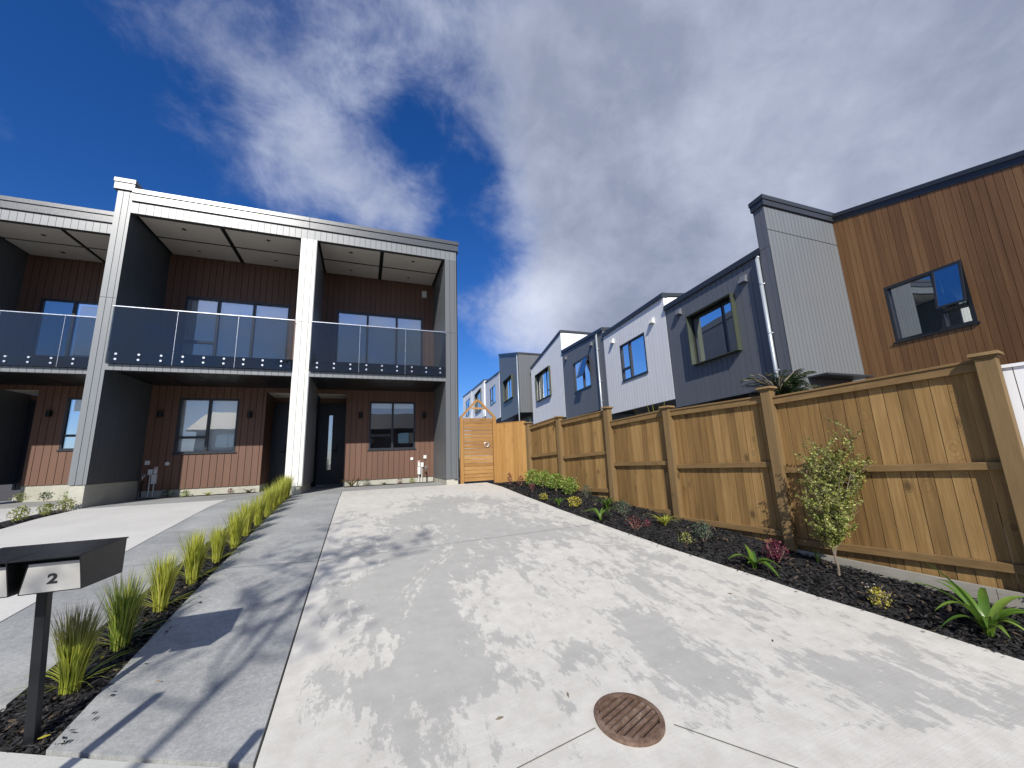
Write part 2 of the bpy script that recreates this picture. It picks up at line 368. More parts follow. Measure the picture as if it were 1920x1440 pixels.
M['box_face'] = paint('pale letterbox face', (.43, .42, .395), .45, .05, .5, .1, False)
M['bark'] = wood('twig bark', (.10, .075, .05), (.19, .15, .11), (.27, .22, .17), .85, (20, 20, 20), False, .2)
M['tuft'] = leafmat('yellow green grass blades', [(.17, .23, .02), (.36, .40, .045), (.56, .56, .09), (.66, .63, .18)], .5, .45)
M['tuft_purple'] = leafmat('grass blades with purple tips', [(.18, .24, .025), (.38, .42, .05), (.52, .54, .09)], .5, .35, (.22, .46, (.20, .13, .12), .8))
M['tuft_green'] = leafmat('green grass blades', [(.09, .17, .02), (.20, .30, .04), (.40, .44, .07), (.46, .46, .12)], .5, .35, (.3, .5, (.20, .15, .11), .6))
M['leaf_green'] = leafmat('bright green leaves', [(.09, .16, .02), (.22, .33, .05), (.42, .50, .14)], .4, .35)
M['leaf_mid'] = leafmat('mid green leaves', [(.08, .11, .02), (.19, .23, .04), (.34, .36, .08), (.50, .50, .18)], .4, .3)
M['leaf_dark'] = leafmat('dark green leaves', [(.02, .045, .012), (.04, .09, .025), (.07, .13, .04)], .45, .3)
M['leaf_grey'] = leafmat('grey green leaves', [(.05, .08, .045), (.09, .13, .08), (.14, .18, .12)], .6, .25)
M['leaf_yellow'] = leafmat('yellow leaves', [(.24, .24, .03), (.48, .42, .05), (.65, .55, .12)], .5, .35)
M['leaf_red'] = leafmat('dark red leaves', [(.07, .012, .015), (.16, .02, .03), (.24, .05, .05)], .5, .25)
M['leaf_magenta'] = leafmat('magenta leaves', [(.06, .010, .02), (.15, .02, .045), (.26, .05, .09)], .5, .3)
M['flower'] = leafmat('pale pink flowers', [(.75, .55, .50), (.8, .75, .7)], .6, .3)
M['strap'] = leafmat('strappy lily leaves', [(.06, .13, .02), (.12, .22, .03), (.20, .30, .05)], .32, .35)
M['flax'] = leafmat('bronze flax leaves', [(.10, .08, .03), (.20, .15, .06), (.28, .24, .12)], .5, .25)

# ------------------------------------------------------------------ ground, slabs and beds
def edgeR(y): return float(np.interp(y, [-3, 0, 1.3, 2, 2.7, 3.2, 3.7, 4.3, 4.9, 5.65, 6.97, 8.18, 9.1], [4.35, 3.93, 3.72, 3.61, 3.47, 3.34, 3.21, 3.11, 3.03, 2.93, 2.84, 2.80, 2.78]))
def sheet(name, L, Rr, y0, y1, mat, dz, nx=6, ny=40, front=None, thick=.06, lump=0, attr=None, kind=True, back=None):
    fl = L if callable(L) else (lambda y: L); frr = Rr if callable(Rr) else (lambda y: Rr)
    mb = MB(); g = []
    for j in range(ny+1):
        row = []
        for i in range(nx+1):
            y = y0+(y1-y0)*j/ny; x = fl(y)+(frr(y)-fl(y))*i/nx
            if front or back:
                ya = front(x) if front else y0; yb = back(x) if back else y1
                y = ya+(yb-ya)*j/ny; x = fl(y)+(frr(y)-fl(y))*i/nx
            z = gz(y)+(dz(i/nx) if callable(dz) else dz)+(random.uniform(-lump, lump) if lump else 0); row.append(len(mb.v)); mb.v.append(Vector((x, y, z)))
        g.append(row)
    for j in range(ny):
        for i in range(nx):
            mb.f.append((g[j][i], g[j][i+1], g[j+1][i+1], g[j+1][i])); mb.m.append(0)
    n = len(mb.v)
    if thick:   # skirt
        loop = g[0] + [g[j][nx] for j in range(1, ny+1)] + g[ny][::-1][1:] + [g[j][0] for j in range(ny-1, 0, -1)]
        base = len(mb.v)
        for k in loop: p = mb.v[k]; mb.v.append(Vector((p.x, p.y, p.z-thick)))
        for k in range(len(loop)):
            q = (k+1) % len(loop); mb.f.append((loop[k], base+k, base+q, loop[q])); mb.m.append(0)
    o = part(name, mb, mat)
    if attr:
        for an, fn in attr.items():
            a = o.data.attributes.new(an, 'FLOAT', 'POINT')
            a.data.foreach_set('value', [fn(p.x, p.y) for p in mb.v])
    if kind: structure(o)
    return o

# one ground sheet to the horizon
mb = MB(); ys = [-600, -60, -20, -8, -2, -1, 0, 1, 2.4, 3.2, 4, 5, 6, 7, 8, 9, 12, 20, 60, 600]
xs = [-600, -60, -20, -8, -4, 0, 4, 8, 20, 60, 600]
for y in ys:
    for x in xs: mb.v.append(Vector((x, y, gz(y)-.075)))
for j in range(len(ys)-1):
    for i in range(len(xs)-1):
        a = j*len(xs)+i; mb.f.append((a, a+1, a+1+len(xs), a+len(xs))); mb.m.append(0)
structure(part('ground', mb, M['soil']))
structure(part('road', MB().box(WORLD, -300, 300, -9.5, -2.6, -1.75, -1.53), M['asphalt']))

GX, GY, GR = 1.245, 1.80, .165        # drain centre and radius
DRYB = [(-.15, 2.0, .28, 1.2), (-.1, 3.0, .25, .9), (-.05, 4.2, .25, 1.0), (.0, 5.6, .4, 1.0), (.3, 8.2, .9, 1.3), (1.6, 8.6, 1.0, 1.3), (2.6, 7.6, .6, 1.1), (-.1, 6.9, .5, 1.2),
        (.85, 2.05, .30, 1.0), (.55, 2.1, .18, .5), (1.0, 2.85, .22, 1.1), (1.0, 2.45, .13, .8), (1.1, 3.3, .28, .9), (1.45, 2.7, .14, 1.0), (1.75, 3.1, .35, .8), (2.0, 3.9, .4, .7), (1.3, 2.15, .10, .9),
        (1.55, 2.3, .16, 1.0), (2.4, 2.3, .28, 1.0), (3.0, 2.0, .3, 1.0), (2.9, 2.9, .35, .9), (3.45, 2.4, .22, 1.2), (3.6, 3.3, .3, 1.2), (3.6, 4.5, .35, 1.1), (3.2, 6.2, .35, 1.1), (2.3, 1.7, .25, 1.0), (3.6, 1.4, .3, .9), (3.2, 3.9, .4, .6),
        (.9, 5.3, .16, 1.0), (.45, 6.4, .25, .7), (1.7, 6.2, .3, .9), (2.4, 5.6, .25, .8), (2.8, 5.0, .2, .8), (1.9, 1.35, .35, .9), (1.0, 1.2, .5, 1.0), (.2, 1.7, .2, .6)]
WETB = [(.35, 3.3, .30, 1.2), (.45, 2.55, .35, 1.3), (.15, 3.9, .3, .9), (.6, 4.1, .3, .9), (.55, 4.9, .3, .9), (1.35, 2.35, .10, .9), (1.2, 5.8, .4, 1.1), (1.6, 4.9, .4, 1.0), (1.9, 2.5, .2, 1.1), (1.9, 1.9, .22, 1.0),
        (2.6, 1.6, .22, 1.0), (2.9, 2.45, .12, .8), (1.25, 4.1, .3, .6), (2.3, 3.3, .25, .6), (3.0, 3.4, .15, .8), (1.3, 7.0, .45, .9), (2.2, 4.6, .25, .8), (.6, 5.9, .3, .8), (1.0, 1.95, .08, .5), (3.3, 1.7, .12, .8), (2.1, 6.9, .3, .6)]
TRK = [(0.14, 2.71), (0.22, 3.04), (0.39, 3.56), (0.66, 4.05), (0.91, 4.35), (1.05, 4.9)]
TRK2 = [(1.62, 2.35), (1.38, 2.75), (1.3, 3.3), (1.35, 4.0)]
TRK3 = [(2.05, 2.6), (2.3, 3.4), (2.35, 4.2)]
def wetf(x, y):
    w = .12
    for a, b, r, k in DRYB: w -= k*math.exp(-((x-a)**2+((y-b)*.8)**2)/(r*r))*.50
    for a, b, r, k in WETB: w += k*math.exp(-((x-a)**2+((y-b)*.8)**2)/(r*r))*.50
    w -= 1.5*math.exp(-((x+.385)/.10)**2) + 1.2*math.exp(-((x-edgeR(y))/.13)**2)
    w -= 1.6*max(0, 1-abs(math.hypot(x-GX, y-GY)-GR-.02)/.09)
    if y < 1.72 - .15*abs(x-GX)*(1 if x < GX else 2.6): w -= .7
    return w
def segd(p, a, b):
    ax, ay = a; bx, by = b; dx, dy = bx-ax, by-ay; t = max(0, min(1, ((p[0]-ax)*dx+(p[1]-ay)*dy)/(dx*dx+dy*dy)))
    return math.hypot(p[0]-ax-t*dx, p[1]-ay-t*dy)
def treadf(x, y):
    v = 0
    for T, w, k in ((TRK, .085, .95), (TRK2, .075, .8), (TRK3, .08, .7)):
        d = min(segd((x, y), T[i], T[i+1]) for i in range(len(T)-1))
        if d < w: v = max(v, k*(.6+.4*math.cos(d/w*3*math.pi))*min(1, (w-d)/.02)*max(0, min(1, (4.7-y)/.5)))
    return v
sheet('driveway', -.385, edgeR, .1, 9.05, M['drive'], 0, 130, 250, attr={'wet': wetf, 'tread': treadf})
sheet('path', -1.275, -.397, 2.2, 9.05, M['aggregate'], 0, 4, 30, front=lambda x: 2.14+(-.34-x)*.47+.02)
sheet('path', -1.275, 2.05, 9.062, 11.7, M['aggregate'], 0, 6, 8)
sheet('footpath', -9.0, -.397, -.6, 2.1, M['footpath'], .001, 20, 10, back=lambda x: 2.13+(-.34-x)*.47 if x > -1.9 else 2.864)
sheet('footpath', -.385, 9, -.6, .09, M['footpath'], .001, 12, 6)
sheet('path', -2.36, -1.665, 3.1, 8.9, M['aggregate'], 0, 3, 26, front=lambda x: 3.02)
sheet('path', -4.44, -1.29, 8.912, 11.7, M['aggregate'], 0, 6, 8)
sheet('driveway', -4.44, -2.372, 2.9, 8.9, M['slab'], 0, 6, 30)
sheet('driveway', -9.0, -4.77, 2.9, 10.2, M['slab'], .0, 6, 30)
sheet('path', -9.0, -4.77, 10.21, 13.2, M['aggregate'], .0, 6, 6)
sheet('garden_bed', -1.655, -1.285, 2.85, 8.99, M['mulch'], -.022, 6, 90, front=lambda x: 2.62, thick=0, lump=.006)
sheet('garden_bed', -2.4, -1.655, 2.86, 3.01, M['mulch'], -.022, 8, 4, thick=0, lump=.006)
sheet('garden_bed', -4.76, -4.45, 3.0, 8.99, M['mulch'], -.022, 4, 50, thick=0, lump=.006)
fx = lambda y: 4.32-.1405*(y-3.02)
sheet('garden_bed', edgeR, lambda y: fx(y)+.05, .2, 8.9, M['mulch'], lambda t: -.03+.075*t**1.5, 12, 120, thick=0, lump=.008)
sheet('garden_bed', -.42, 1.80, 10.45, 10.77, M['mulch'], .006, 12, 3, thick=0, lump=.004)
sheet('garden_bed', -4.44, -2.27, 10.45, 10.77, M['mulch'], .006, 12, 3, thick=0, lump=.004)
# joints cut in the slabs: thin dark lines 4 mm above the concrete
mb = MB()
def gline(a, b, w=.005, dz=.004, n=12):
    a = Vector((a[0], a[1])); b = Vector((b[0], b[1])); d = (b-a).normalized(); q = Vector((-d.y, d.x))*w
    for i in range(n):
        p, r = a+(b-a)*(i/n), a+(b-a)*((i+1)/n)
        mb.poly([Vector((*(p-q), gz(p.y)+dz)), Vector((*(r-q), gz(r.y)+dz)), Vector((*(r+q), gz(r.y)+dz)), Vector((*(p+q), gz(p.y)+dz))])
gline((-.38, 4.56), (3.02, 4.72), .003); gline((-1.27, 4.69), (-.4, 4.57), .003); gline((-.38, 6.7), (2.83, 6.86), .003)
gline((1.06, 1.81), (.62, 1.745), .003); gline((.62, 1.745), (-.38, 1.62), .003); gline((1.42, 1.69), (1.71, 1.33), .003); gline((1.71, 1.33), (2.3, .6), .003)
gline((-2.36, 5.1), (-1.67, 5.05), .003); gline((-4.4, 5.3), (-2.38, 5.15), .003)
structure(part('slab_joint', mb, M['joint']))

# bark chips, too many to count
def bedup(x, y):
    a, b = edgeR(y), fx(y)+.05
    return .075*max(0, min(1, (x-a)/(b-a)))**1.5 if x > 2.8 and y < 8.9 else 0
def chips(n, fn, nm):
    mb = MB(); i = 0
    while i < n:
        x, y = fn()
        if x is None: continue
        i += 1; l = random.uniform(.008, .026)*(1.3 if random.random() < .1 else 1); w = l*random.uniform(.25, .6); a = random.uniform(0, math.pi)
        t = random.uniform(-.6, .6); u = random.uniform(-.7, .7)
        if nm == 'stray_bark': t *= .15; u *= .15; l *= .6; w *= .6
        c = Vector((x, y, gz(y)-.024+bedup(x, y)+random.uniform(0, .016))) if nm != 'stray_bark' else Vector((x, y, gz(y)+.009))
        d = Vector((math.cos(a), math.sin(a), t)).normalized()*l; e = Vector((-math.sin(a), math.cos(a), u)).normalized()*w; h = Vector((0, 0, .003))
        mb.poly([c-d-e*.6, c-e, c+d-e*.4, c+d*.8+e*.8, c+e+h, c-d+e*.5])
    o = part(nm, mb, M['chip']); o['kind'] = 'stuff'; return o
def c_right():
    y = .5+8.2*random.random()**1.8; a, b = edgeR(y), fx(y)+.02; return a+.004+(b-a)*random.random(), y
def c_strip():
    y = 2.63+6.3*random.random()**1.8; return random.uniform(-1.65, -1.287), y
def c_left(): return random.uniform(-2.4, -1.65), random.uniform(2.87, 3.0)
def c_far(): return random.uniform(-4.75, -4.46), random.uniform(3.5, 8.9)
chips(17000, c_right, 'bark_mulch'); chips(7500, c_strip, 'bark_mulch'); chips(900, c_left, 'bark_mulch'); chips(1500, c_far, 'bark_mulch')
def c_stray():
    y = .9+6*random.random()**1.6; return (edgeR(y)-abs(random.gauss(0, .05)), y) if random.random() < .6 else (-1.275+abs(random.gauss(0, .06)), 2.6+5*random.random()**1.6)
chips(130, c_stray, 'stray_bark')

# ------------------------------------------------------------------ boards and openings
def minus(z0, z1, cuts):
    segs = [(z0, z1)]
    for a, b in cuts:
        nx_ = []
        for p, q in segs:
            if b <= p or a >= q: nx_.append((p, q)); continue
            if a > p: nx_.append((p, a))
            if b < q: nx_.append((b, q))
        segs = nx_
    return segs
def boards(mb, fr, ua, ub, z0, top, w, gap, opens=(), v0=0.0, v1=.018, back=None, phase=0):
    tf = top if callable(top) else (lambda u: top)
    bps = sorted({o[0] for o in opens} | {o[1] for o in opens})
    def col(a, b, v0, v1):
        cuts = [a]+[p for p in bps if a+1e-4 < p < b-1e-4]+[b]
        for p, q in zip(cuts, cuts[1:]):
            mid = (p+q)/2; cz = [(o[2], o[3]) for o in opens if o[0] < mid < o[1]]
            hi = min(tf(p), tf(q)); segs = minus(z0, max(tf(p), tf(q)), cz)
            for s, e in segs:
                last = abs(e-max(tf(p), tf(q))) < 1e-6
                mb.box(fr, p, q, v0, v1, s, tf(p) if last else e, tf(q) if last else e)
    u = ua - phase
    while u < ub-1e-6:
        a, b = max(u, ua), min(u+w-gap, ub)
        if b-a > .004: col(a, b, v0, v1)
        u += w
    if back is not None:
        k = mb.k; mb.k = back; 
        uu = ua; col(ua+.001, ub-.001, v0-.09, v0); mb.k = k
    return mb

def window(fr, parent, u0, u1, z0, z1, mull=(), trans=(), glass='glass', vin=-.045, fw_=.045, proud=.022, blind=None, frame='frame', name='window', curtain=None, ajar=None):
    """frame, panes, optional blind; mull = list of u, trans = list of (ua, ub, z)"""
    f = MB()
    f.box(fr, u0, u0+fw_, vin, proud, z0, z1); f.box(fr, u1-fw_, u1, vin, proud, z0, z1)
    f.box(fr, u0+fw_, u1-fw_, vin, proud, z0, z0+fw_); f.box(fr, u0+fw_, u1-fw_, vin, proud, z1-fw_, z1)
    for m in mull: f.box(fr, m-fw_*.55, m+fw_*.55, vin+.003, proud-.003, z0+fw_, z1-fw_)
    for a, b, z in trans: f.box(fr, a, b, vin+.006, proud-.006, z-fw_*.6, z+fw_*.6)
    w = part(name, f, M[frame], parent)
    g = MB(); g.box(fr, u0+fw_*.5, u1-fw_*.5, vin+.012, vin+.018, z0+fw_*.5, z1-fw_*.5); part('pane', g, M[glass], w)
    sl = MB(); sl.box(fr, u0-.025, u1+.025, proud, proud+.02, z0-.02, z0+.006); part('sill', sl, M[frame], w)
    if blind:
        for bu0, bu1, bz0, bz1 in blind:
            b = MB(); n = 24 if curtain else 1
            if curtain:
                for i in range(n):
                    a = bu0+(bu1-bu0)*i/n; c = bu0+(bu1-bu0)*(i+1)/n; va = vin-.09+.028*(-1)**i; vb = vin-.09+.028*(-1)**(i+1)
                    b.poly([fr(a, va, bz0), fr(c, vb, bz0), fr(c, vb, bz1), fr(a, va, bz1)])
            else: b.box(fr, bu0, bu1, vin-.07, vin-.06, bz0, bz1)
            part('curtain' if curtain else 'blind', b, M['blind'], w)
    return w

# ------------------------------------------------------------------ terrace units on the left
def lamp(parent, fr, u, z):
    b = MB(); b.box(fr, u-.035, u+.035, .018, .03, z-.05, z+.05); p0, p1 = fr(u, .075, z-.07), fr(u, .075, z+.07); b.tube(p0, p1, .045, .045, 14)
    part('wall_lamp', b, M['black'], parent)
def downlights(parent, pts, z):
    for x, y in pts:
        o = MB().tube((x, y, z-.012), (x, y, z+.01), .045, .045, 14); d = part('downlight', o, M['steel'], parent)
        part('lens', MB().tube((x, y, z-.014), (x, y, z-.0125), .028, .028, 12), M['black'], d)

def townhouse(label, x0, x1, Y, dz, z0, piers, entry, slider, win, lamps, meters, alarm, panels, dots, roofx, downs, cross, body_side, left_lamp=None):
    """x0..x1 inner recess; piers = list of (xa, xb, z_foot, mat, top, name)"""
    fr = XF(Y); B = Y+1.758; fb = XF(B)
    T = thing('townhouse', ((x0+x1)/2, Y, gz(Y)), label, 'townhouse', 'terrace of brown and grey townhouses')
    zb, zs, zf, zt = 1.835+dz, 5.035+dz, 5.27+dz, 5.45+dz
    # back wall (lower and upper)
    e0, e1, side = entry
    ops = [(slider[0], slider[1], slider[2], slider[3]), (win[0], win[1], win[2], win[3])]
    m = MB(); la, lb = (x0, e0) if side == 'R' else (e1, x1)
    boards(m, fb, la, lb, z0, zb+.02, .135, .010, [ops[1]], 0, .018, 1)
    boards(m, fb, x0, x1, zb+.02, zs+.045, .135, .010, [ops[0]], 0, .018, 1)
    if True: m.box(fb, e0, e1, -.09, 0, 1.77+dz, zb+.02); boards(m, fb, e0, e1, 1.77+dz, zb+.02, .135, .01)
    # return of entry recess
    if side == 'R': fr_e = F(e0, B, 0, 1, 1, 0); boards(m, fr_e, .0, .9, z0, 1.77+dz, .135, .01, (), -.018, 0)
    else: fr_e = F(e1, B, 0, 1, -1, 0); boards(m, fr_e, .0, .9, z0, 1.77+dz, .135, .01, (), -.018, 0)
    part('wall', m, [M['brown'], M['groove_brown']], T)
    # interior so the windows look into rooms
    m = MB(); m.box(WORLD, x0, x1, B+3.4, B+3.5, -.7, zs); m.box(WORLD, x0, x1, B+.1, B+3.4, 1.95+dz, 2.12+dz); m.box(WORLD, x0, x1, B+.92, B+3.4, -.7, -.52)
    m.box(WORLD, e0-.02 if side == 'L' else e0-.1, e0 if side == 'L' else e0-.02, B+.1, B+.9, -.6, 1.9+dz) if side == 'R' else m.box(WORLD, e1+.02, e1+.1, B+.1, B+.9, -.6, 1.9+dz)
    part('interior_wall', m, M['interior'], T)
    # entry door
    fd = XF(B+.9)
    m = MB(); m.box(fd, e0, e1, -.1, 0, z0-.1, 1.77+dz); part('entry_wall', m, M['brown'], T)
    m = MB(); m.box(XF(B), e0, e1, -.9, 0, 1.772+dz, 1.80+dz); part('entry_ceiling', m, M['soffit'], T)
    d0, d1 = e0+.02, e1-.03
    m = MB(); m.box(fd, d0-.02, d0+.03, 0, .05, z0-.1, 1.62+dz); m.box(fd, d1-.03, d1+.02, 0, .05, z0-.1, 1.62+dz); m.box(fd, d0+.03, d1-.03, 0, .05, 1.58+dz, 1.62+dz)
    dr = part('door', m.box(fd, d0+.03, d1-.03, 0, .035, z0-.1, 1.58+dz), M['door'], T)
    g0 = (d0+d1)/2+(-.10 if side == 'L' else .06)
    part('door_glass', MB().box(fd, g0, g0+.09, .036, .040, z0+.28, 1.29+dz), M['glass_blue'], dr)
    hx = g0+.22 if side == 'L' else g0-.12
    m = MB(); m.box(fd, hx-.018, hx+.018, .036, .05, .24+dz, .52+dz); m.tube(fd(hx, .05, .33+dz), fd(hx, .09, .33+dz), .01); m.tube(fd(hx, .09, .33+dz), fd(hx-.11, .09, .33+dz), .01); m.tube(fd(hx, .05, .46+dz), fd(hx, .07, .46+dz), .02, .02, 12)
    part('handle', m, M['black'], dr)
    # windows
    window(fb, T, *slider[:4], mull=slider[4], trans=slider[5], blind=slider[6], name='sliding_door', glass='glass_clear', frame='frame', fw_=.05)
    window(fb, T, *win[:4], mull=win[4], trans=win[5], blind=win[6])
    for u, z in lamps: lamp(T, fb, u, z)
    if alarm: m = MB().box(fb, alarm[0], alarm[1], .018, .075, alarm[2], alarm[3]); m.box(fb, alarm[0]+.03, alarm[1]-.03, .075, .08, alarm[2]+.03, alarm[2]+.09); part('alarm_box', m, M['plastic'], T, bevel=.006)
    for mt in meters: mt(T, fb)
    # low concrete plinth under the boards
    m = MB(); m.box(fb, la, lb, -.08, -.004, gz(B)-.08, z0); part('plinth', m, M['foundation'], T)
    # piers and their side walls
    for (xa, xb, zfoot, mat, topz, jz) in piers:
        P_ = MB(); boards(P_, fr, xa, xb, zfoot, jz, (xb-xa)/2.5, .008, (), -.02, 0, None); boards(P_, fr, xa, xb, jz+.008, topz, (xb-xa)/2.5, .008, (), -.02, 0, None)
        P_.k = 1; P_.box(fr, xa+.001, xb-.001, -.14, -.0205, zfoot, topz); P_.k = 0
        part('pier', P_, [M[mat[0]], M[mat[2]]], T)
        sw = MB()
        if xb <= x0+.001 and side == 'L': boards(sw, F(xb, B, 0, 1, 1, 0), .0, .9, zfoot, 1.8+dz, .16, .006, (), -.02, 0, 1)
        if xa >= x1-.001 and side == 'R': boards(sw, F(xa, B, 0, 1, -1, 0), .0, .9, zfoot, 1.8+dz, .16, .006, (), -.02, 0, 1)
        if xb <= x0+.001: fs = F(xb, Y, 0, 1, 1, 0); boards(sw, fs, .003, 1.755, zfoot, zs+.05, .16, .006, (), -.02, 0, 1)
        if xa >= x1-.001: fs = F(xa, Y, 0, 1, -1, 0); boards(sw, fs, .003, 1.755, zfoot, zs+.05, .16, .006, (), -.02, 0, 1)
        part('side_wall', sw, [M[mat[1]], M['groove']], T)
        fm = MB(); fm.box(WORLD, xa+.015, xb-.02, Y+.02, B-.01, gz(Y)-.1, zfoot-.003)
        part('foundation', fm, M['foundation'], T, bevel=.006)
    # beam, deck and balustrade
    m = MB(); boards(m, fr, x0, x1, zb, zb+.115, .12, .006, (), -.03, 0, 1); part('beam', m, [M['siding_light'], M['groove']], T)
    m = MB(); m.box(fr, x0, x1, -1.75, -.121, zb+.03, zb+.36); m.box(fr, x0, x1, -.12, .004, zb+.116, zb+.355)
    for i in range(6): m.box(fr, x0+.1+i*(x1-x0-.2)/5.-.02, x0+.1+i*(x1-x0-.2)/5.+.02, -1.74, -.14, zb+.024, zb+.03)
    part('balcony_deck', m, M['black'], T)
    bal = part('top_rail', MB().box(fr, x0+.005, x1-.005, .040, .075, 3.042+dz, 3.056+dz), M['steel'], T)
    for a, b in zip(panels, panels[1:]):
        g = part('glass_panel', MB().box(fr, a+.003, b-.003, .05, .062, zb+.115, 3.04+dz), M['tint'], T)
        if a > panels[0]+.01: part('glass_edge', MB().box(fr, a-.002, a+.002, .052, .0625, zb+.115, 3.04+dz), M['steel'], T)
    for u in dots:
        for z in (2.025+dz, 2.125+dz):
            part('glass_fixing', MB().tube(fr(u, .004, z), fr(u, .082, z), .0195, .0195, 12), M['steel'], T)
    # soffit
    sx, sy = cross; m = MB()
    for ua, ub in ((x0+.06, sx-.045), (sx+.045, x1-.06)):
        for va, vb in ((-.01, -sy+.04), (-sy-.04, -1.70)): m.box(fr, ua, ub, vb, va, zs+.03, zs+.045)
    part('soffit', m, M['soffit'], T); part('soffit_batten', MB().box(fr, x0, x1, -1.757, -.005, zs+.046, zs+.07), M['black'], T)
    downlights(T, downs, zs+.03)
    # fascia and roof trim
    ra, rb = roofx
    m = MB(); boards(m, fr, ra, rb, zs, zf, .12, .006, (), -.02, 0, 1); part('fascia', m, [M['siding_light'], M['groove']], T)
    m = MB(); m.box(fr, ra-.0, rb+(.03 if body_side else -.002), -.05, .035, zf+.015, zt); m.box(fr, ra-.0, rb+(.045 if body_side else -.002), -.3, .055, zt+.002, zt+.10); m.box(fr, ra, rb-.002, -.05, .012, zf, zf+.013)
    part('roof_trim', m, M['trim'], T, bevel=.004)
    part('roof', MB().box(fr, ra, rb, -9, -.31, zt-.05, zt+.06), M['roof'], T)
    if body_side:
        bs = body_side
        m = MB(); fs = F(bs, Y, 0, 1, 1, 0); boards(m, fs, .0, 9, -.5, zf, .16, .006, (), -.02, 0, 1); part('end_wall', m, [M['siding_grey'], M['groove']], T)
        part('roof_trim', MB().box(F(bs, Y, 0, 1, 1, 0), .06, 9, -.2, .045, zf+.015, zt+.10), M['trim'], T)
    part('rear_wall', MB().box(WORLD, x0-.2, x1+.1, Y+8.9, Y+9, -.7, zt-.06), M['siding_grey'], T)
    return T

def meter_set(side, bx, lowz):
    def f(T, fb):
        s = side
        def b(u0, u1, z0, z1, v=.07, mat='plastic', nm='meter_box', par=T):
            a, c = sorted((bx+s*u0, bx+s*u1)); return part(nm, MB().box(fb, a, c, .0185, v, z0, z1), M[mat], par, bevel=.004)
        m1 = b(.15, .23, lowz+.22, lowz+.42, .09); b(.16, .22, lowz+.43, lowz+.58, .05, 'plastic', 'meter_label'); part('sticker', MB().box(fb, min(bx+s*.17, bx+s*.21), max(bx+s*.17, bx+s*.21), .0505, .052, lowz+.54, lowz+.565), M['red'], m1)
        b(.235, .31, lowz+.41, lowz+.53, .07, 'plastic', 'junction_box'); b(.31, .39, lowz+.63, lowz+.72, .05, 'plastic', 'socket_box')
        p = MB(); p.tube(fb(bx+s*.19, .04, lowz+.22), fb(bx+s*.19, .04, lowz-.05), .012); p.tube(fb(bx+s*.27, .04, lowz+.41), fb(bx+s*.27, .04, lowz-.05), .012); part('conduit', p, M['plastic'], T)
        p = MB(); p.tube(fb(bx+s*.40, .04, lowz-.05), fb(bx+s*.40, .04, lowz+.25), .014); p.tube(fb(bx+s*.40, .04, lowz+.25), fb(bx+s*.36, .06, lowz+.27), .014); p.tube(fb(bx+s*.38, .0, lowz+.4), fb(bx+s*.38, .09, lowz+.4), .012); part('pipe', p, M['black'], T)
        part('tap', MB().tube(fb(bx+s*.38, .02, lowz+.4), fb(bx+s*.38, .05, lowz+.4), .035, .035, 12).tube(fb(bx+s*.38, .08, lowz+.4), fb(bx+s*.38, .08, lowz+.33), .01), M['steel'], T)
        part('vent_cap', MB().tube(fb(bx+s*0, .018, lowz+.64), fb(bx+s*0, .05, lowz+.64), .04, .04, 14), M['plastic'], T)
    return f

x0, x1 = -4.467, -1.462
townhouse('brown and grey terrace unit with white blinds, between tall grey pier and white pier', x0, x1, 9.019, 0, -.44,
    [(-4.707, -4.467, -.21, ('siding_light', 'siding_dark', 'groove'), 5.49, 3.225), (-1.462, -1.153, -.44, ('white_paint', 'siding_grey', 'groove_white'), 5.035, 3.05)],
    (-2.25, -1.462, 'R'), (-4.07, -1.88, 2.2, 4.06, (-3.41, -2.67), [(-4.02, -3.42, 2.94)], [(-3.98, -1.95, 2.25, 4.0)]),
    (-3.95, -2.79, .33, 1.59, (-3.37,), [(-3.9, -3.38, .69)], [(-3.92, -2.83, .37, 1.56)]),
    [(-4.25, 1.21), (-2.56, 1.2)], [meter_set(-1, -4.02, -.52)], None, (-4.455, -3.48, -2.48, -1.475), [-4.31+.331*i for i in range(9)],
    (-4.467, -1.31), [(-3.75, 9.43), (-2.18, 9.39), (-3.78, 10.37), (-2.2, 10.35)], (-3.0, .94), None)
# alarm siren stub and outside tap box are part of the first unit's side wall; second unit
x0, x1 = -1.153, 1.802
U2 = townhouse('end terrace unit right of the white pier, with a dark ground floor window', x0, x1, 9.019, 0, -.46,
    [(1.802, 2.110, -.47, ('siding_grey', 'siding_grey', 'groove'), 5.034, 3.06)],
    (-1.153, -.45, 'L'), (-.78, 1.5, 2.2, 4.05, (-.0, .77), [], [(-.72, 1.45, 2.25, 4.0)]),
    (.12, 1.31, .29, 1.57, (.71,), [(.165, .69, .67)], [(.17, 1.26, 1.40, 1.55)]),
    [(-.09, 1.19), (1.53, 1.18)], [meter_set(1, 1.22, -.61)], (1.46, 1.59, 4.66, 4.86), (-1.14, -.155, .845, 1.79), [-.99+.331*i for i in range(9)],
    (-1.309, 2.11), [(-.44, 9.4), (1.05, 9.41), (-.46, 10.36), (1.04, 10.38)], (.28, .94), 2.112)
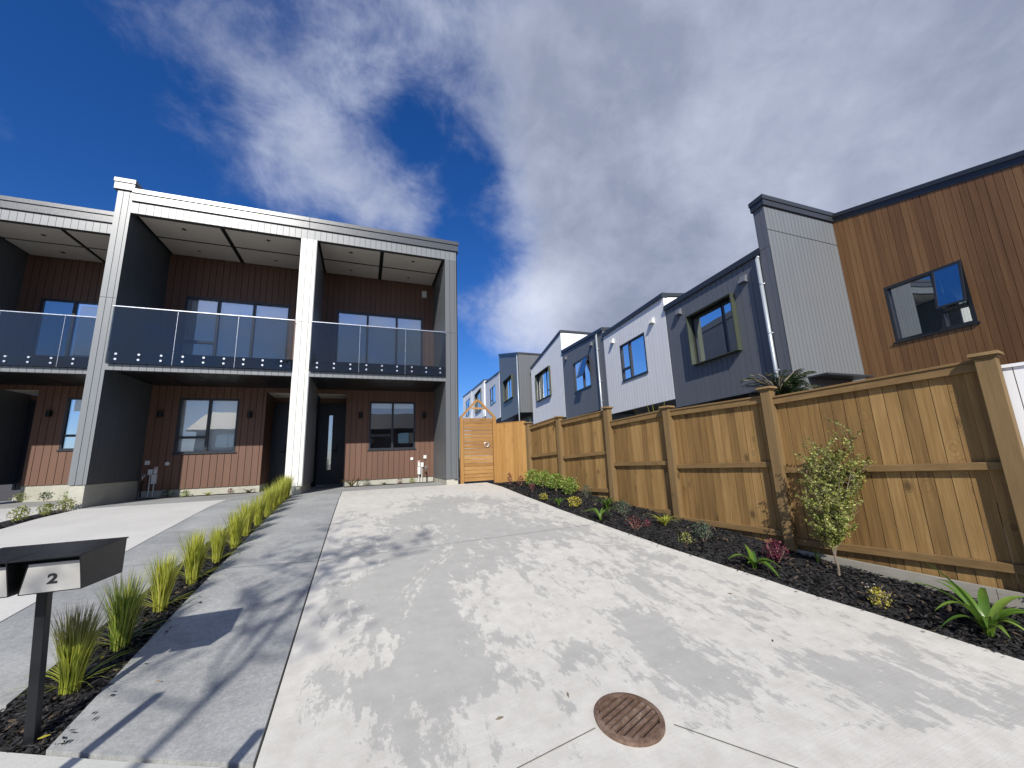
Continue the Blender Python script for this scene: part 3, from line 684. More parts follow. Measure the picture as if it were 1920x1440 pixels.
# inner face of the white pier, seen from the second unit
m = MB(); boards(m, F(-1.153, 9.019, 0, 1, 1, 0), .003, 1.755, -.44, 5.04, .16, .006, (), -.0, .018, 1); part('side_wall', m, [M['siding_light'], M['groove']], U2)
x0, x1 = -7.75, -4.72
townhouse('terrace unit set back at the left edge, partly hidden by the tall grey pier', x0, x1, 10.37, .17, -.25,
    [(-8.0, -7.75, -.21, ('siding_light', 'siding_grey', 'groove'), 5.2, 3.4), (-4.71, -4.469, -.21, ('siding_grey', 'siding_dark', 'groove'), 5.2, 3.2)],
    (-7.75, -7.1, 'L'), (-7.37, -5.25, 2.4, 4.18, (-6.75, -6.0), [], [(-6.7, -5.3, 2.45, 4.1)]),
    (-6.58, -5.35, .52, 1.76, (-6.0,), [(-6.53, -6.02, .86)], [(-6.5, -5.4, 1.45, 1.72)]),
    [(-6.83, 1.37)], [], None, (-7.74, -6.82, -5.86, -4.73), [-7.6+.331*i for i in range(9)],
    (-8.0, -4.70), [(-6.8, 10.9), (-5.3, 10.9), (-6.9, 11.7), (-5.3, 11.7)], (-6.3, .94), None)
# fire wall with its cap above the roofs
T = thing('parapet_wall', (-4.59, 9.2, 5.4), 'tall grey parapet wall with pale metal cap rising between the two terrace roofs', 'parapet')
part('wall', MB().box(WORLD, -4.705, -4.47, 9.18, 17.5, 4.9, 5.488), M['siding_grey'], T)
part('cap', MB().box(WORLD, -4.765, -4.44, 8.985, 17.6, 5.495, 5.64).box(WORLD, -4.775, -4.43, 8.97, 17.61, 5.645, 5.735), M['trim'], T, bevel=.005)

# ------------------------------------------------------------------ row houses on the right
A8 = R(8); S8, C8 = math.sin(A8), math.cos(A8)
H = F(7.007, 4.53, S8, C8, -C8, S8)
G = F(8.64, 20.86, S8, C8, -C8, S8)
def rowhouse(label, fr, s0, s1, zb, zt0, zt1, mat, grv, windows, vents=(), pipe=None, depth=7.0, dzroof=.35, bw=.15, ret=None, horizontal=False, gut=True, T=None):
    T = T or thing('row_house', fr((s0+s1)/2, 0, -.9), label, 'row house', 'row of two storey houses behind the fence')
    top = lambda u: zt0+(zt1-zt0)*(u-s0)/(s1-s0)
    ops = [w[:4] for w in windows]
    m = MB()
    if horizontal:
        z = zb; 
        while z < max(zt0, zt1)-.02:
            zz = min(z+.15, max(zt0, zt1))
            cuts = sorted([s0, s1]+[c for o in ops for c in o[:2]])
            for a, b in zip(cuts, cuts[1:]):
                md = (a+b)/2
                if any(o[0] < md < o[1] and o[2] < z+.07 < o[3] for o in ops): continue
                if top(md) < z+.1: continue
                m.hexa([fr(a, .03, z), fr(b, .03, z), fr(b, -.0, z), fr(a, -.0, z)], [fr(a, .006, zz), fr(b, .006, zz), fr(b, -.0, zz), fr(a, -.0, zz)])
            z += .15
        m.k = 1; boards(m, fr, s0, s1, zb, top, 5, 0, ops, -.06, 0); m.k = 0
    else: boards(m, fr, s0+.002, s1-.002, zb, top, bw, .011, ops, 0, .018, 1)
    part('wall', m, [M[mat], M[grv]], T)
    # sides, back, floor
    for u, n in ((s0, -1), (s1, 1)):
        e = MB(); fs = F(*fr(u, 0, 0)[:2], -fr.n.x, -fr.n.y, fr.s.x*n, fr.s.y*n)
        boards(e, fs, .0, depth, zb, lambda q: top(u)+min(q, .8*depth)*dzroof/depth, bw, .008, (), -.02, 0, 1); part('side_wall', e, [M[mat], M[grv]], T)
    part('rear_wall', MB().box(fr, s0, s1, -depth-.1, -depth, -1, top((s0+s1)/2)), M[mat], T)
    part('underside', MB().box(fr, s0+.01, s1-.01, -depth+.01, -.095, zb, zb+.12), M['black'], T)
    part('ground_floor', MB().box(fr, s0+.01, s1-.01, -depth+.01, -1.0, -1.0, zb-.002), M[mat], T)
    part('interior_wall', MB().box(fr, s0+.05, s1-.05, -2.6, -2.5, zb+.12, top(s0)-.05), M['interior'], T)
    # roof edge and roof
    g = MB(); o = .065
    g.hexa([fr(s0-.02, o, top(s0)-.005), fr(s1+.0, o, top(s1)-.005), fr(s1+.0, -.1, top(s1)-.005), fr(s0-.02, -.1, top(s0)-.005)],
           [fr(s0-.02, o, top(s0)+.10), fr(s1+.0, o, top(s1)+.10), fr(s1+.0, -.1, top(s1)+.10), fr(s0-.02, -.1, top(s0)+.10)])
    g.hexa([fr(s0-.02, o-.02, top(s0)+.10), fr(s1+.0, o-.02, top(s1)+.10), fr(s1+.0, -.1, top(s1)+.10), fr(s0-.02, -.1, top(s0)+.10)],
           [fr(s0-.02, o-.02, top(s0)+.13), fr(s1+.0, o-.02, top(s1)+.13), fr(s1+.0, -.1, top(s1)+.13), fr(s0-.02, -.1, top(s0)+.13)])
    part('gutter', g, M['trim_dark'], T)
    g = MB(); d = depth
    g.hexa([fr(s0-.02, -.101, top(s0)+.03), fr(s1+.0, -.101, top(s1)+.03), fr(s1+.0, -d, top(s1)+.03+dzroof), fr(s0-.02, -d, top(s0)+.03+dzroof)],
           [fr(s0-.02, -.101, top(s0)+.129), fr(s1+.0, -.101, top(s1)+.129), fr(s1+.0, -d, top(s1)+.12+dzroof), fr(s0-.02, -d, top(s0)+.12+dzroof)])
    part('roof', g, M['trim_dark'], T)
    for w in windows:
        u0_, u1_, z0_, z1_, kind, mull, trans, bl, cu = w
        if kind == 'box':
            b = MB(); t = .022; v = .125
            b.box(fr, u0_-t, u0_, -.06, v, z0_-t, z1_+t); b.box(fr, u1_, u1_+t, -.06, v, z0_-t, z1_+t)
            b.box(fr, u0_, u1_, -.06, v, z0_-t, z0_); b.box(fr, u0_, u1_, -.06, v, z1_, z1_+t)
            part('window_surround', b, M['green_frame'], T)
            window(fr, T, u0_, u1_, z0_, z1_, mull, trans, 'glass_blue', vin=-.085, proud=-.04, blind=bl, frame='frame', curtain=cu)
        else:
            window(fr, T, u0_, u1_, z0_, z1_, mull, trans, 'glass_blue', blind=bl, curtain=cu)
        if kind == 'ajar':      # open awning sash in the part nearest the camera
            a, b_ = mull[0]-.35 if False else u0_+.02, mull[0]-.02; zc = z0_+(z1_-z0_)*.33; sw = .28
            q = MB()
            for (ua, ub, ta, tb) in ((a, a+.04, 0, 1), (b_-.04, b_, 0, 1), (a+.04, b_-.04, 0, .06), (a+.04, b_-.04, .94, 1)):
                def pp(u, t, off): return fr(u, .025+sw*t+off, z1_-.03-(z1_-.03-zc)*t)
                q.hexa([pp(ua, ta, 0), pp(ub, ta, 0), pp(ub, tb, 0), pp(ua, tb, 0)], [pp(ua, ta, .02), pp(ub, ta, .02), pp(ub, tb, .02), pp(ua, tb, .02)])
            s_ = part('open_sash', q, M['frame'], T)
            q = MB(); q.hexa([pp(a+.03, .05, .005), pp(b_-.03, .05, .005), pp(b_-.03, .95, .005), pp(a+.03, .95, .005)], [pp(a+.03, .05, .01), pp(b_-.03, .05, .01), pp(b_-.03, .95, .01), pp(a+.03, .95, .01)])
            part('pane', q, M['glass_blue'], s_)
    for u, z in vents:
        v = MB(); v.hexa([fr(u-.08, .11, z-.06), fr(u+.08, .11, z-.06), fr(u+.08, .018, z-.08), fr(u-.08, .018, z-.08)], [fr(u-.07, .05, z+.08), fr(u+.07, .05, z+.08), fr(u+.07, .018, z+.08), fr(u-.07, .018, z+.08)])
        part('vent_hood', v, M[mat if mat != 'row_white' else 'plastic'], T)
    if pipe is not None:
        p = MB(); p.path([fr(pipe, -.0, top(pipe)+.0), fr(pipe, .07, top(pipe)-.08), fr(pipe, .07, -.9)], [.035, .035, .035], 10)
        q = part('downpipe', p, M['galv'], T, True)
        for z in (top(pipe)-.6, zb+1.0, zb+.3): 
            if z > zb: part('bracket', MB().tube(fr(pipe, .07, z-.012), fr(pipe, .07, z+.012), .042, .042, 10).box(fr, pipe-.09, pipe, .03, .05, z-.01, z+.01), M['steel'], q)
    return T

H1 = rowhouse('blue grey row house with an olive boxed window, next to the cedar clad house', H, .0, 3.03, 1.05, 3.62, 3.66, 'blue_grey', 'groove',
    [(.78, 2.13, 1.95, 3.13, 'box', [1.20], [], [(1.9, 2.08, 2.0, 3.08)], None)], [(2.47, 3.40), (.46, 3.31)], .06)
rowhouse('white board row house with a plain black framed window, between two grey houses', H, 3.05, 6.62, 1.28, 4.05, 4.08, 'row_white', 'groove_white',
    [(4.10, 5.54, 2.22, 3.42, 'plain', [5.0], [(5.0, 5.5, 2.6)], [(4.15, 5.0, 2.75, 3.38), (5.05, 5.5, 2.3, 3.38)], None)], [(5.95, 3.70), (3.62, 3.58)], None)
rowhouse('grey row house with an opened awning window and a downpipe', H, 6.65, 10.77, 1.53, 4.32, 4.62, 'blue_grey', 'groove',
    [(7.90, 9.56, 2.54, 3.80, 'ajar', [8.6], [], [(8.7, 9.4, 2.6, 3.74)], None)], [(10.3, 4.25), (7.6, 4.1)], 7.06)
W2 = rowhouse('white row house with a sharp gable peak and an olive boxed window', H, 10.80, 16.05, 1.65, 5.62, 5.06, 'row_white', 'groove_white',
    [(12.55, 14.95, 2.95, 4.42, 'box', [13.4, 14.2], [(12.6, 13.3, 3.3)], [(14.3, 14.8, 3.0, 4.4)], None)], (), None, dzroof=-.3)
rowhouse('mid grey row house with an olive boxed window, further along than the gabled white one', G, 0.00, 5.88, 2.52, 6.08, 7.56, 'siding_grey', 'groove',
    [(1.69, 4.38, 3.73, 5.19, 'box', [3.00], [], [(1.88, 2.88, 3.75, 5.12)], None)], (), 0.15, dzroof=-0.31)
rowhouse('white row house clad in horizontal weatherboards', G, 6.06, 12.81, 2.88, 6.25, 6.75, 'row_white', 'groove_white',
    [(7.75, 10.31, 4.28, 5.78, 'plain', [9.25], [(9.25, 10.25, 4.69)], None, None)], (), None, horizontal=True)
rowhouse('distant white row house with an olive boxed window above the garden gate', G, 13.38, 22.50, 3.75, 7.12, 7.75, 'row_white', 'groove_white',
    [(15.25, 19.62, 4.69, 6.75, 'box', [17.50], [], None, None)], (), 13.62)
rowhouse('farthest white row house seen over the gate beside the grey corner pier', G, 22.75, 33.00, 4.50, 7.81, 8.62, 'row_white', 'groove_white',
    [(25.00, 29.38, 5.38, 7.38, 'ajar', [26.88], [], None, None)], (), 23.25)
# cedar clad house with grey fin and return wall
T = thing('row_house', (8.5, 3.5, -.9), 'cedar clad house with a tall pale grey return wall at the right edge', 'row house', 'row of two storey houses behind the fence')
fin = F(7.007, 4.53, S8, C8, -C8, S8)
m = MB(); boards(m, fin, -.235, .0, 1.0, 3.66, .11, .007, (), 0, .05, 1); boards(m, fin, -.235, .0, 3.668, 4.50, .11, .007, (), 0, .05, 1); part('fin_wall', m, [M['blue_grey'], M['groove']], T)
c0 = fin(-.236, .05, 0); RET = F(c0.x, c0.y, C8, -S8, -S8, -C8)
zt_ = lambda u: 4.49-.19*u/1.65
m = MB(); boards(m, RET, .0, 1.66, -.9, zt_, .085, .006, (), -.02, 0, 1); m.k = 1; m.hexa([RET(.0, .004, 3.985), RET(1.64, .004, 3.80), RET(1.64, .001, 3.80), RET(.0, .001, 3.985)], [RET(.0, .004, 3.997), RET(1.64, .004, 3.812), RET(1.64, .001, 3.812), RET(.0, .001, 3.997)])
m2 = MB(); 
part('return_wall', m, [M['row_grey'], M['groove']], T)
m = MB(); m.hexa([RET(-.03, .035, 4.485), RET(1.66, .035, 4.295), RET(1.66, -.26, 4.295), RET(-.03, -.26, 4.485)], [RET(-.03, .035, 4.60), RET(1.66, .035, 4.40), RET(1.66, -.26, 4.40), RET(-.03, -.26, 4.60)])
m.hexa([RET(-.045, .05, 4.602), RET(1.66, .05, 4.402), RET(1.66, -.27, 4.402), RET(-.045, -.27, 4.602)], [RET(-.045, .05, 4.69), RET(1.66, .05, 4.485), RET(1.66, -.27, 4.485), RET(-.045, -.27, 4.69)])
part('parapet_cap', m, M['galv'] if False else M['trim_dark'], T)
ip = RET(1.645, 0, 0); CD = F(ip.x, ip.y, -S8, -C8, -C8, S8)   # u grows toward the camera side
ct = lambda u: 4.30-.282*u
cw = (.57, 1.585, 1.66, 2.655)
m = MB(); boards(m, CD, .0, 6.5, -.9, ct, .088, .006, [cw], 0, .02, 1); part('cedar_wall', m, [M['cedar'], M['groove_brown']], T)
m = MB(); m.hexa([CD(0, .03, 4.305), CD(6.6, .03, ct(6.6)+.005), CD(6.6, -.2, ct(6.6)+.005), CD(0, -.2, 4.305)], [CD(0, .03, 4.40), CD(6.6, .03, ct(6.6)+.10), CD(6.6, -.2, ct(6.6)+.10), CD(0, -.2, 4.40)])
m.hexa([CD(-.02, .05, 4.402), CD(6.6, .05, ct(6.6)+.102), CD(6.6, -.2, ct(6.6)+.102), CD(-.02, -.2, 4.402)], [CD(-.02, .05, 4.475), CD(6.6, .05, ct(6.6)+.175), CD(6.6, -.2, ct(6.6)+.175), CD(-.02, -.2, 4.475)])
part('roof_trim', m, M['trim_dark'], T)
m = MB(); m.hexa([CD(0, -.201, 4.3), CD(6.6, -.201, ct(6.6)), CD(6.6, -7, ct(6.6)+.1), CD(0, -7, 4.4)], [CD(0, -.201, 4.44), CD(6.6, -.201, ct(6.6)+.14), CD(6.6, -7, ct(6.6)+.24), CD(0, -7, 4.5)]); part('roof', m, M['trim_dark'], T)
part('interior_wall', MB().box(CD, .1, 6.4, -2.6, -2.5, -.9, 3.0 if False else 2.4).box(CD, .1, 6.4, -2.5, -.1, .9, 1.0), M['interior'], T)
w = window(CD, T, *cw, mull=[1.22], trans=[(1.22, 1.56, 1.97)], glass='glass_blue', blind=[(.62, 1.56, 1.70, 2.62)], curtain=True)
q = MB(); 
def pp(u, t, off): return CD(u, .03+.10*t+off, 2.64-(2.64-1.99)*t)
for (ua, ub, ta, tb) in ((1.235, 1.265, 0, 1), (1.55, 1.58, 0, 1), (1.265, 1.55, 0, .05), (1.265, 1.55, .95, 1)):
    q.hexa([pp(ua, ta, 0), pp(ub, ta, 0), pp(ub, tb, 0), pp(ua, tb, 0)], [pp(ua, ta, .015), pp(ub, ta, .015), pp(ub, tb, .015), pp(ua, tb, .015)])
sa = part('open_sash', q, M['frame'], T); q = MB(); q.hexa([pp(1.26, .04, .004), pp(1.555, .04, .004), pp(1.555, .96, .004), pp(1.26, .96, .004)], [pp(1.26, .04, .009), pp(1.555, .04, .009), pp(1.555, .96, .009), pp(1.26, .96, .009)]); part('pane', q, M['glass_blue'], sa)
part('entry_canopy', MB().hexa([RET(.3, .0, 1.14), RET(1.3, .0, 1.10), RET(1.3, .35, 1.10), RET(.3, .35, 1.14)], [RET(.3, .0, 1.17), RET(1.3, .0, 1.13), RET(1.3, .35, 1.13), RET(.3, .35, 1.17)]), M['trim_dark'], T)

# ------------------------------------------------------------------ fence
sF, cF = math.sin(R(-8)), math.cos(R(-8))
FN = F(4.32, 3.02, sF, cF, -cF, sF)      # u away from the camera, v toward the driveway
posts = [(-1.645, .66), (.0, .675), (1.40, .635), (2.65, .785), (4.09, .775), (5.33, .77)]
def fpanel(k, a, b, ta, tb, ma, mb_, ba, bb, label, board_z):
    g = gz((FN(a, 0, 0).y+FN(b, 0, 0).y)/2)
    T = thing('fence_section', FN((a+b)/2, 0, g), label, 'fence section', 'sections of the timber boundary fence')
    m = MB(); u = a+.045; n = max(6, round((b-a-.09)/.104)); w = (b-a-.09)/n
    for i in range(n):
        p, q = u+i*w, u+(i+1)*w-.0045-random.uniform(0, .002); f0 = (p-a)/(b-a); vv = -.095+random.uniform(-.002, .002)
        m.box(FN, p, q, vv, vv+.018, board_z+random.uniform(-.01, .0), ta+(tb-ta)*f0)
    part('boards', m, M['fence'], T)
    def rail(z0a, z0b, h, v0, v1, nm='rail'):
        q = MB(); q.box(FN, a+.04, b-.04, v0, v1, z0a, z0a+h, z0b+h, z0b); return part(nm, q, M['rail'], T, bevel=.003)
    rail(ta-.07, tb-.07, .070, -.075, -.03); rail(ma, mb_, .06, -.075, -.03); rail(ba, bb, .065, -.075, -.03)
    q = MB(); q.box(FN, a+.04, b-.04, -.105, -.018, ta+.001, ta+.022, tb+.022, tb+.001); part('capping', q, M['rail'], T, bevel=.003)
    return T
lab = ['largest fence panel of pale brown boards, behind the leafy shrub', 'fence panel behind the broad leafed hosta like plant', 'fence panel behind the small yellow flowering shrub and grass tuft', 'fence panel behind the long green hedge of low bushes', 'smallest fence panel, farthest along and next to the gate side panel']
fpanel(0, -1.645, 0, .60, .535, -.245, -.30, -1.00, -1.05, lab[0], -1.27)
fpanel(1, 0, 1.40, .565, .555, -.235, -.265, -.985, -.99, lab[1], -1.10)
fpanel(2, 1.40, 2.65, .57, .51, -.215, -.235, -.91, -.93, lab[2], -.98)
fpanel(3, 2.65, 4.09, .72, .66, -.03, -.10, -.68, -.72, lab[3], -.80)
fpanel(4, 4.09, 5.33, .76, .66, .0, -.06, -.60, -.62, lab[4], -.72)
pl = ['thick fence post at the right edge, nearest the camera', 'fence post just left of the leafy shrub', 'fence post rising by the grass tuft and yellow flowering shrub', 'fence post behind the end of the low green hedge, third farthest', 'fence post behind the bright green hedge, second farthest', 'last fence post, where the fence meets the orange board panel']
for (s, zt), l in zip(posts, pl):
    p = FN(s, 0, 0); T = thing('fence_post', (p.x, p.y, gz(p.y)-.1), l, 'fence post', 'posts of the timber boundary fence')
    h = .052 if s > -1 else .056
    part('post', MB().box(FN, s-h, s+h, -.085, .02, gz(p.y)-.12, zt-.045), M['post'], T, bevel=.004)
    part('cap', MB().box(FN, s-h-.012, s+h+.012, -.097, .032, zt-.044, zt-.028).hexa([FN(s-h-.03, .05, zt-.027), FN(s+h+.03, .05, zt-.027), FN(s+h+.03, -.115, zt-.027), FN(s-h-.03, -.115, zt-.027)], [FN(s-h-.022, .042, zt), FN(s+h+.022, .042, zt), FN(s+h+.022, -.107, zt), FN(s-h-.022, -.107, zt)]), M['post'], T, bevel=.003)
# next panel beyond the near post, then the retaining board under the fence
m = MB()
for a, b, za, zb2 in ((-2.9, -1.4, -1.145, -1.13), (-1.4, .0, -1.13, -1.09), (0.0, 1.4, -1.09, -1.005), (1.4, 3.0, -1.005, -.86), (3.0, 5.4, -.86, -.66)):
    m.box(FN, a+.002, b-.002, -.03, .005, za-.16, za, zb2, zb2-.16)
tag(part('retaining_board', m, M['grey_timber'], None, org=FN(0, 0, -1.2)), 'weathered grey timber board along the foot of the fence', 'retaining board')
# white painted fence glimpsed past the near post
T = thing('white_fence', FN(-2.4, -.1, -1.3), 'white painted board fence glimpsed past the nearest post', 'fence')
m = MB()
for i in range(15): m.box(FN, -3.2+i*.104, -3.2+i*.104+.098, -.13, -.112, -1.3, .53)
part('boards', m, M['row_white'], T); part('capping', MB().box(FN, -3.2, -1.64, -.145, -.095, .531, .556), M['row_white'], T)

# ------------------------------------------------------------------ gate and side panel
GF = XF(9.08)
T = thing('garden_gate', (2.6, 9.08, -.6), 'orange slatted timber gate with a pitched open frame on top, beside the grey pier', 'gate')
m = MB(); n = 17; z0, z1 = -.555, .905; hh = (z1-z0)/n
for i in range(n):
    j = random.uniform(-.003, .003); m.box(GF, 2.245, 2.975, -.02, .0, z0+i*hh, z0+(i+1)*hh-.007+j)
part('slats', m, M['gate'], T)
for u in (2.15, 2.985): part('gate_post', MB().box(GF, u, u+.085, -.06, .03, -.62, .95), M['gate_v'], T, bevel=.003)
part('top_rail', MB().box(GF, 2.236, 2.984, -.03, .012, .905, .945), M['gate'], T)
m = MB()
def beam(a, b, w=.026, d0=-.03, d1=.01):
    a = Vector(a); b = Vector(b); t = (b-a).normalized(); q = Vector((-t.y, t.x))*w
    pts = [a-q, b-q, b+q, a+q]; m.hexa([GF(p.x, d1, p.y) for p in pts], [GF(p.x, d0, p.y) for p in pts])
beam((2.16, .95), (2.60, 1.40)); beam((3.06, .95), (2.622, 1.40), d0=-.031, d1=.011); beam((2.46, 1.19), (2.78, 1.19), .022, -.02, .0)
part('pitched_frame', m, M['gate'], T)
m = MB(); p = GF(2.86, 0, .30); m.tube(p, p+Vector((0, -.03, 0)), .02, .02, 16); m.tube(p+Vector((0, -.03, 0)), p+Vector((0, -.045, 0)), .012, .012, 10)
for k in range(12):
    a0, a1 = 2*math.pi*k/12, 2*math.pi*(k+1)/12; m.tube(p+Vector((.055*math.cos(a0)-.06, -.04, .055*math.sin(a0)-.0)), p+Vector((.055*math.cos(a1)-.06, -.04, .055*math.sin(a1))), .006, .006, 6)
part('ring_latch', m, M['galv'], T)
a = Vector((3.075, 9.05, 0)); b = FN(5.38, 0, 0); b = Vector((b.x, b.y, 0)); d = (b-a); ln = d.length; d.normalize(); SP = F(a.x, a.y, d.x, d.y, d.y, -d.x)
T = thing('side_fence', (a+b)/2+Vector((0, 0, -.6)), 'smooth orange vertical board panel joining the gate to the fence', 'fence panel')
m = MB(); n = 7
for i in range(n): m.box(SP, i*ln/n, (i+1)*ln/n-.004, -.01, .01, -.62, .80)
part('boards', m, M['gate_v'], T); part('capping', MB().box(SP, 0, ln-.06, -.02, .016, .801, .815), M['gate'], T)

# ------------------------------------------------------------------ drain grate
zc = gz(GY)+.006; sl = (gz(GY+.1)-gz(GY-.1))/.2
T = thing('drain_grate', (GX, GY, zc), 'round rusty cast iron drain grate set in the driveway', 'drain grate')
def gp(x, y, h=0): return Vector((GX+x, GY+y, zc+sl*y+h))
m = MB(); n = 48
ri, ro = GR*.86, GR
for k in range(n):
    a0, a1 = 2*math.pi*k/n, 2*math.pi*(k+1)/n; c0, s0, c1, s1 = math.cos(a0), math.sin(a0), math.cos(a1), math.sin(a1)
    m.hexa([gp(ri*c0, ri*s0, -.02), gp(ro*c0, ro*s0, -.02), gp(ro*c1, ro*s1, -.02), gp(ri*c1, ri*s1, -.02)], [gp(ri*c0, ri*s0, .014), gp(ro*c0, ro*s0, .010), gp(ro*c1, ro*s1, .010), gp(ri*c1, ri*s1, .014)])
part('rim', m, M['rust'], T)
m = MB(); an = R(-70); dv = Vector((math.cos(an), math.sin(an))); pv = Vector((-dv.y, dv.x))
nb = 9
for i in range(nb):
    o = -ri+(i+.5)*2*ri/nb; l = math.sqrt(max(0, ri*ri-o*o)); w = ri/nb*.57
    q = [dv*(o-w)+pv*(-l), dv*(o+w)+pv*(-l), dv*(o+w)+pv*l, dv*(o-w)+pv*l]
    m.hexa([gp(p.x, p.y, -.02) for p in q], [gp(p.x, p.y, .010+.002*math.sin(i*2)) for p in q])
part('bars', m, M['rust'], T, bevel=.002)
# no hole is cut: black disc over concrete stands for shade between bars
m = MB(); m.poly([gp(ri*math.cos(2*math.pi*k/32), ri*math.sin(2*math.pi*k/32), -.002) for k in range(32)]); part('pit_shade', m, M['black'], T)

# ------------------------------------------------------------------ letterbox
T = thing('letterbox', (-1.42, 2.70, gz(2.7)), 'pair of black and pale letterboxes on a black post, the right one numbered 2', 'letterbox')
LB = XF(2.50)
part('post', MB().hexa([LB(-1.400, -.185, gz(2.7)-.05), LB(-1.362, -.185, gz(2.7)-.05), LB(-1.362, -.225, gz(2.7)-.05), LB(-1.400, -.225, gz(2.7)-.05)], [LB(-1.449, -.185, -.53), LB(-1.409, -.185, -.53), LB(-1.409, -.225, -.53), LB(-1.449, -.225, -.53)]), M['black'], T, bevel=.003)
def lbox(u0, u1, u0b, num):
    zt, zb = -.398, -.522
    b = MB()   # shell: side plates and bottom, tapering in toward the bottom on the gap side
    b.hexa([LB(u1-.004, .0, zb), LB(u1, .0, zb), LB(u1, -.33, zb-.01), LB(u1-.004, -.33, zb-.01)], [LB(u1-.004, .045, zt+.03), LB(u1, .045, zt+.03), LB(u1, -.33, zt+.04), LB(u1-.004, -.33, zt+.04)])
    b.hexa([LB(u0b, .0, zb), LB(u0b+.004, .0, zb), LB(u0b+.004, -.33, zb-.01), LB(u0b, -.33, zb-.01)], [LB(u0, .0, zt), LB(u0+.004, .0, zt), LB(u0+.004, -.33, zt+.03), LB(u0, -.33, zt+.03)])
    b.hexa([LB(u0b, .0, zb-.004), LB(u1, .0, zb-.004), LB(u1, -.33, zb-.014), LB(u0b, -.33, zb-.014)], [LB(u0b, .0, zb), LB(u1, .0, zb), LB(u1, -.33, zb-.01), LB(u0b, -.33, zb-.01)])
    o = part('box_shell', b, M['black'], T)
    f = MB(); f.hexa([LB(u0b+.004, .0, zb), LB(u1-.005, .0, zb), LB(u1-.005, -.008, zb), LB(u0b+.004, -.008, zb)], [LB(u0+.005, .0, zt-.004), LB(u1-.005, .0, zt-.004), LB(u1-.005, -.008, zt-.004), LB(u0+.005, -.008, zt-.004)])
    f.box(LB, u0+.006, u1-.006, -.03, .004, zt-.005, zt)
    face = part('front_panel', f, M['box_face'], T)
    return face
fa = lbox(-1.392, -1.195, -1.407, True); lbox(-1.66, -1.436, -1.66, False)
part('lid', MB().hexa([LB(-1.68, .045, -.376), LB(-1.19, .045, -.376), LB(-1.19, -.335, -.362), LB(-1.68, -.335, -.362)], [LB(-1.68, .045, -.370), LB(-1.19, .045, -.370), LB(-1.19, -.335, -.356), LB(-1.68, -.335, -.356)]), M['black'], T)
part('slot_back', MB().box(LB, -1.66, -1.20, -.05, -.04, -.42, -.377), M['black'], T)
tcu = bpy.data.curves.new('number', 'FONT'); tcu.body = '2'; tcu.size = .058; tcu.extrude = .0012; tcu.offset = .0019; tcu.align_x = 'CENTER'
to = bpy.data.objects.new('tmp', tcu); COL.objects.link(to); dg = bpy.context.evaluated_depsgraph_get(); me = bpy.data.meshes.new_from_object(to.evaluated_get(dg)); bpy.data.objects.remove(to)
me.materials.clear(); me.materials.append(M['number'])
no = bpy.data.objects.new('number', me); COL.objects.link(no); no.parent = T; pw = Vector((-1.300, 2.4985, -.487)); no.location = pw-Vector(T.location); no.rotation_euler = (R(90), 0, 0); no.scale = (1.2, 1, 1)

# ------------------------------------------------------------------ plants
def blade(mb, base, d, h, w, bend, seg=4, droop=0.0, fold=0):
    """curved tapering strip; d = horizontal unit direction it leans to"""
    side = Vector((-d.y, d.x, 0)); prev = None; i0 = len(mb.v)
    for k in range(seg+1):
        t = k/seg; out = bend*h*t**1.7; z = h*(t-droop*t**3)
        p = base+d*out+Vector((0, 0, z)); ww = w*(1-t**2.2)*(0.7+.6*min(t*2, 1)) if k < seg else .0
        if fold: mb.v.extend([p-side*ww+Vector((0, 0, ww*fold)), p, p+side*ww+Vector((0, 0, ww*fold))])
        else: mb.v.extend([p-side*ww, p+side*ww])
    n = 3 if fold else 2
    for k in range(seg):
        a = i0+k*n
        for q in range(n-1): mb.f.append((a+q, a+q+1, a+n+q+1, a+n+q)); mb.m.append(mb.k)
def rdir():
    a = random.uniform(0, 2*math.pi); return Vector((math.cos(a), math.sin(a), 0))
def tuft_mesh(name, n, h, spread, mat, w=.0028, rad=.035, bend=(.05, .6)):
    mb = MB()
    for i in range(n):
        d = rdir(); r = rad*math.sqrt(random.random()); b = d*r+rdir()*.008
        blade(mb, Vector((b.x, b.y, -.01)), (d+rdir()*.5).normalized(), h*random.uniform(.55, 1.08), w*random.uniform(.7, 1.3), random.uniform(*bend)*spread, 5, random.uniform(0, .12))
    for i in range(n//14):     # dry fallen blades at the foot
        d = rdir(); blade(mb, Vector((d.x*.02, d.y*.02, 0)), d, h*.35, w, 1.6, 4, .5)
    return mb.mesh(name, M[mat])
tm = {'p': tuft_mesh('grass_tuft', 460, .50, .50, 'tuft_purple'), 'g': tuft_mesh('grass_tuft', 420, .50, .60, 'tuft_green'), 'a': tuft_mesh('grass_tuft', 420, .47, .5, 'tuft'), 'b': tuft_mesh('grass_tuft', 400, .47, .6, 'tuft')}
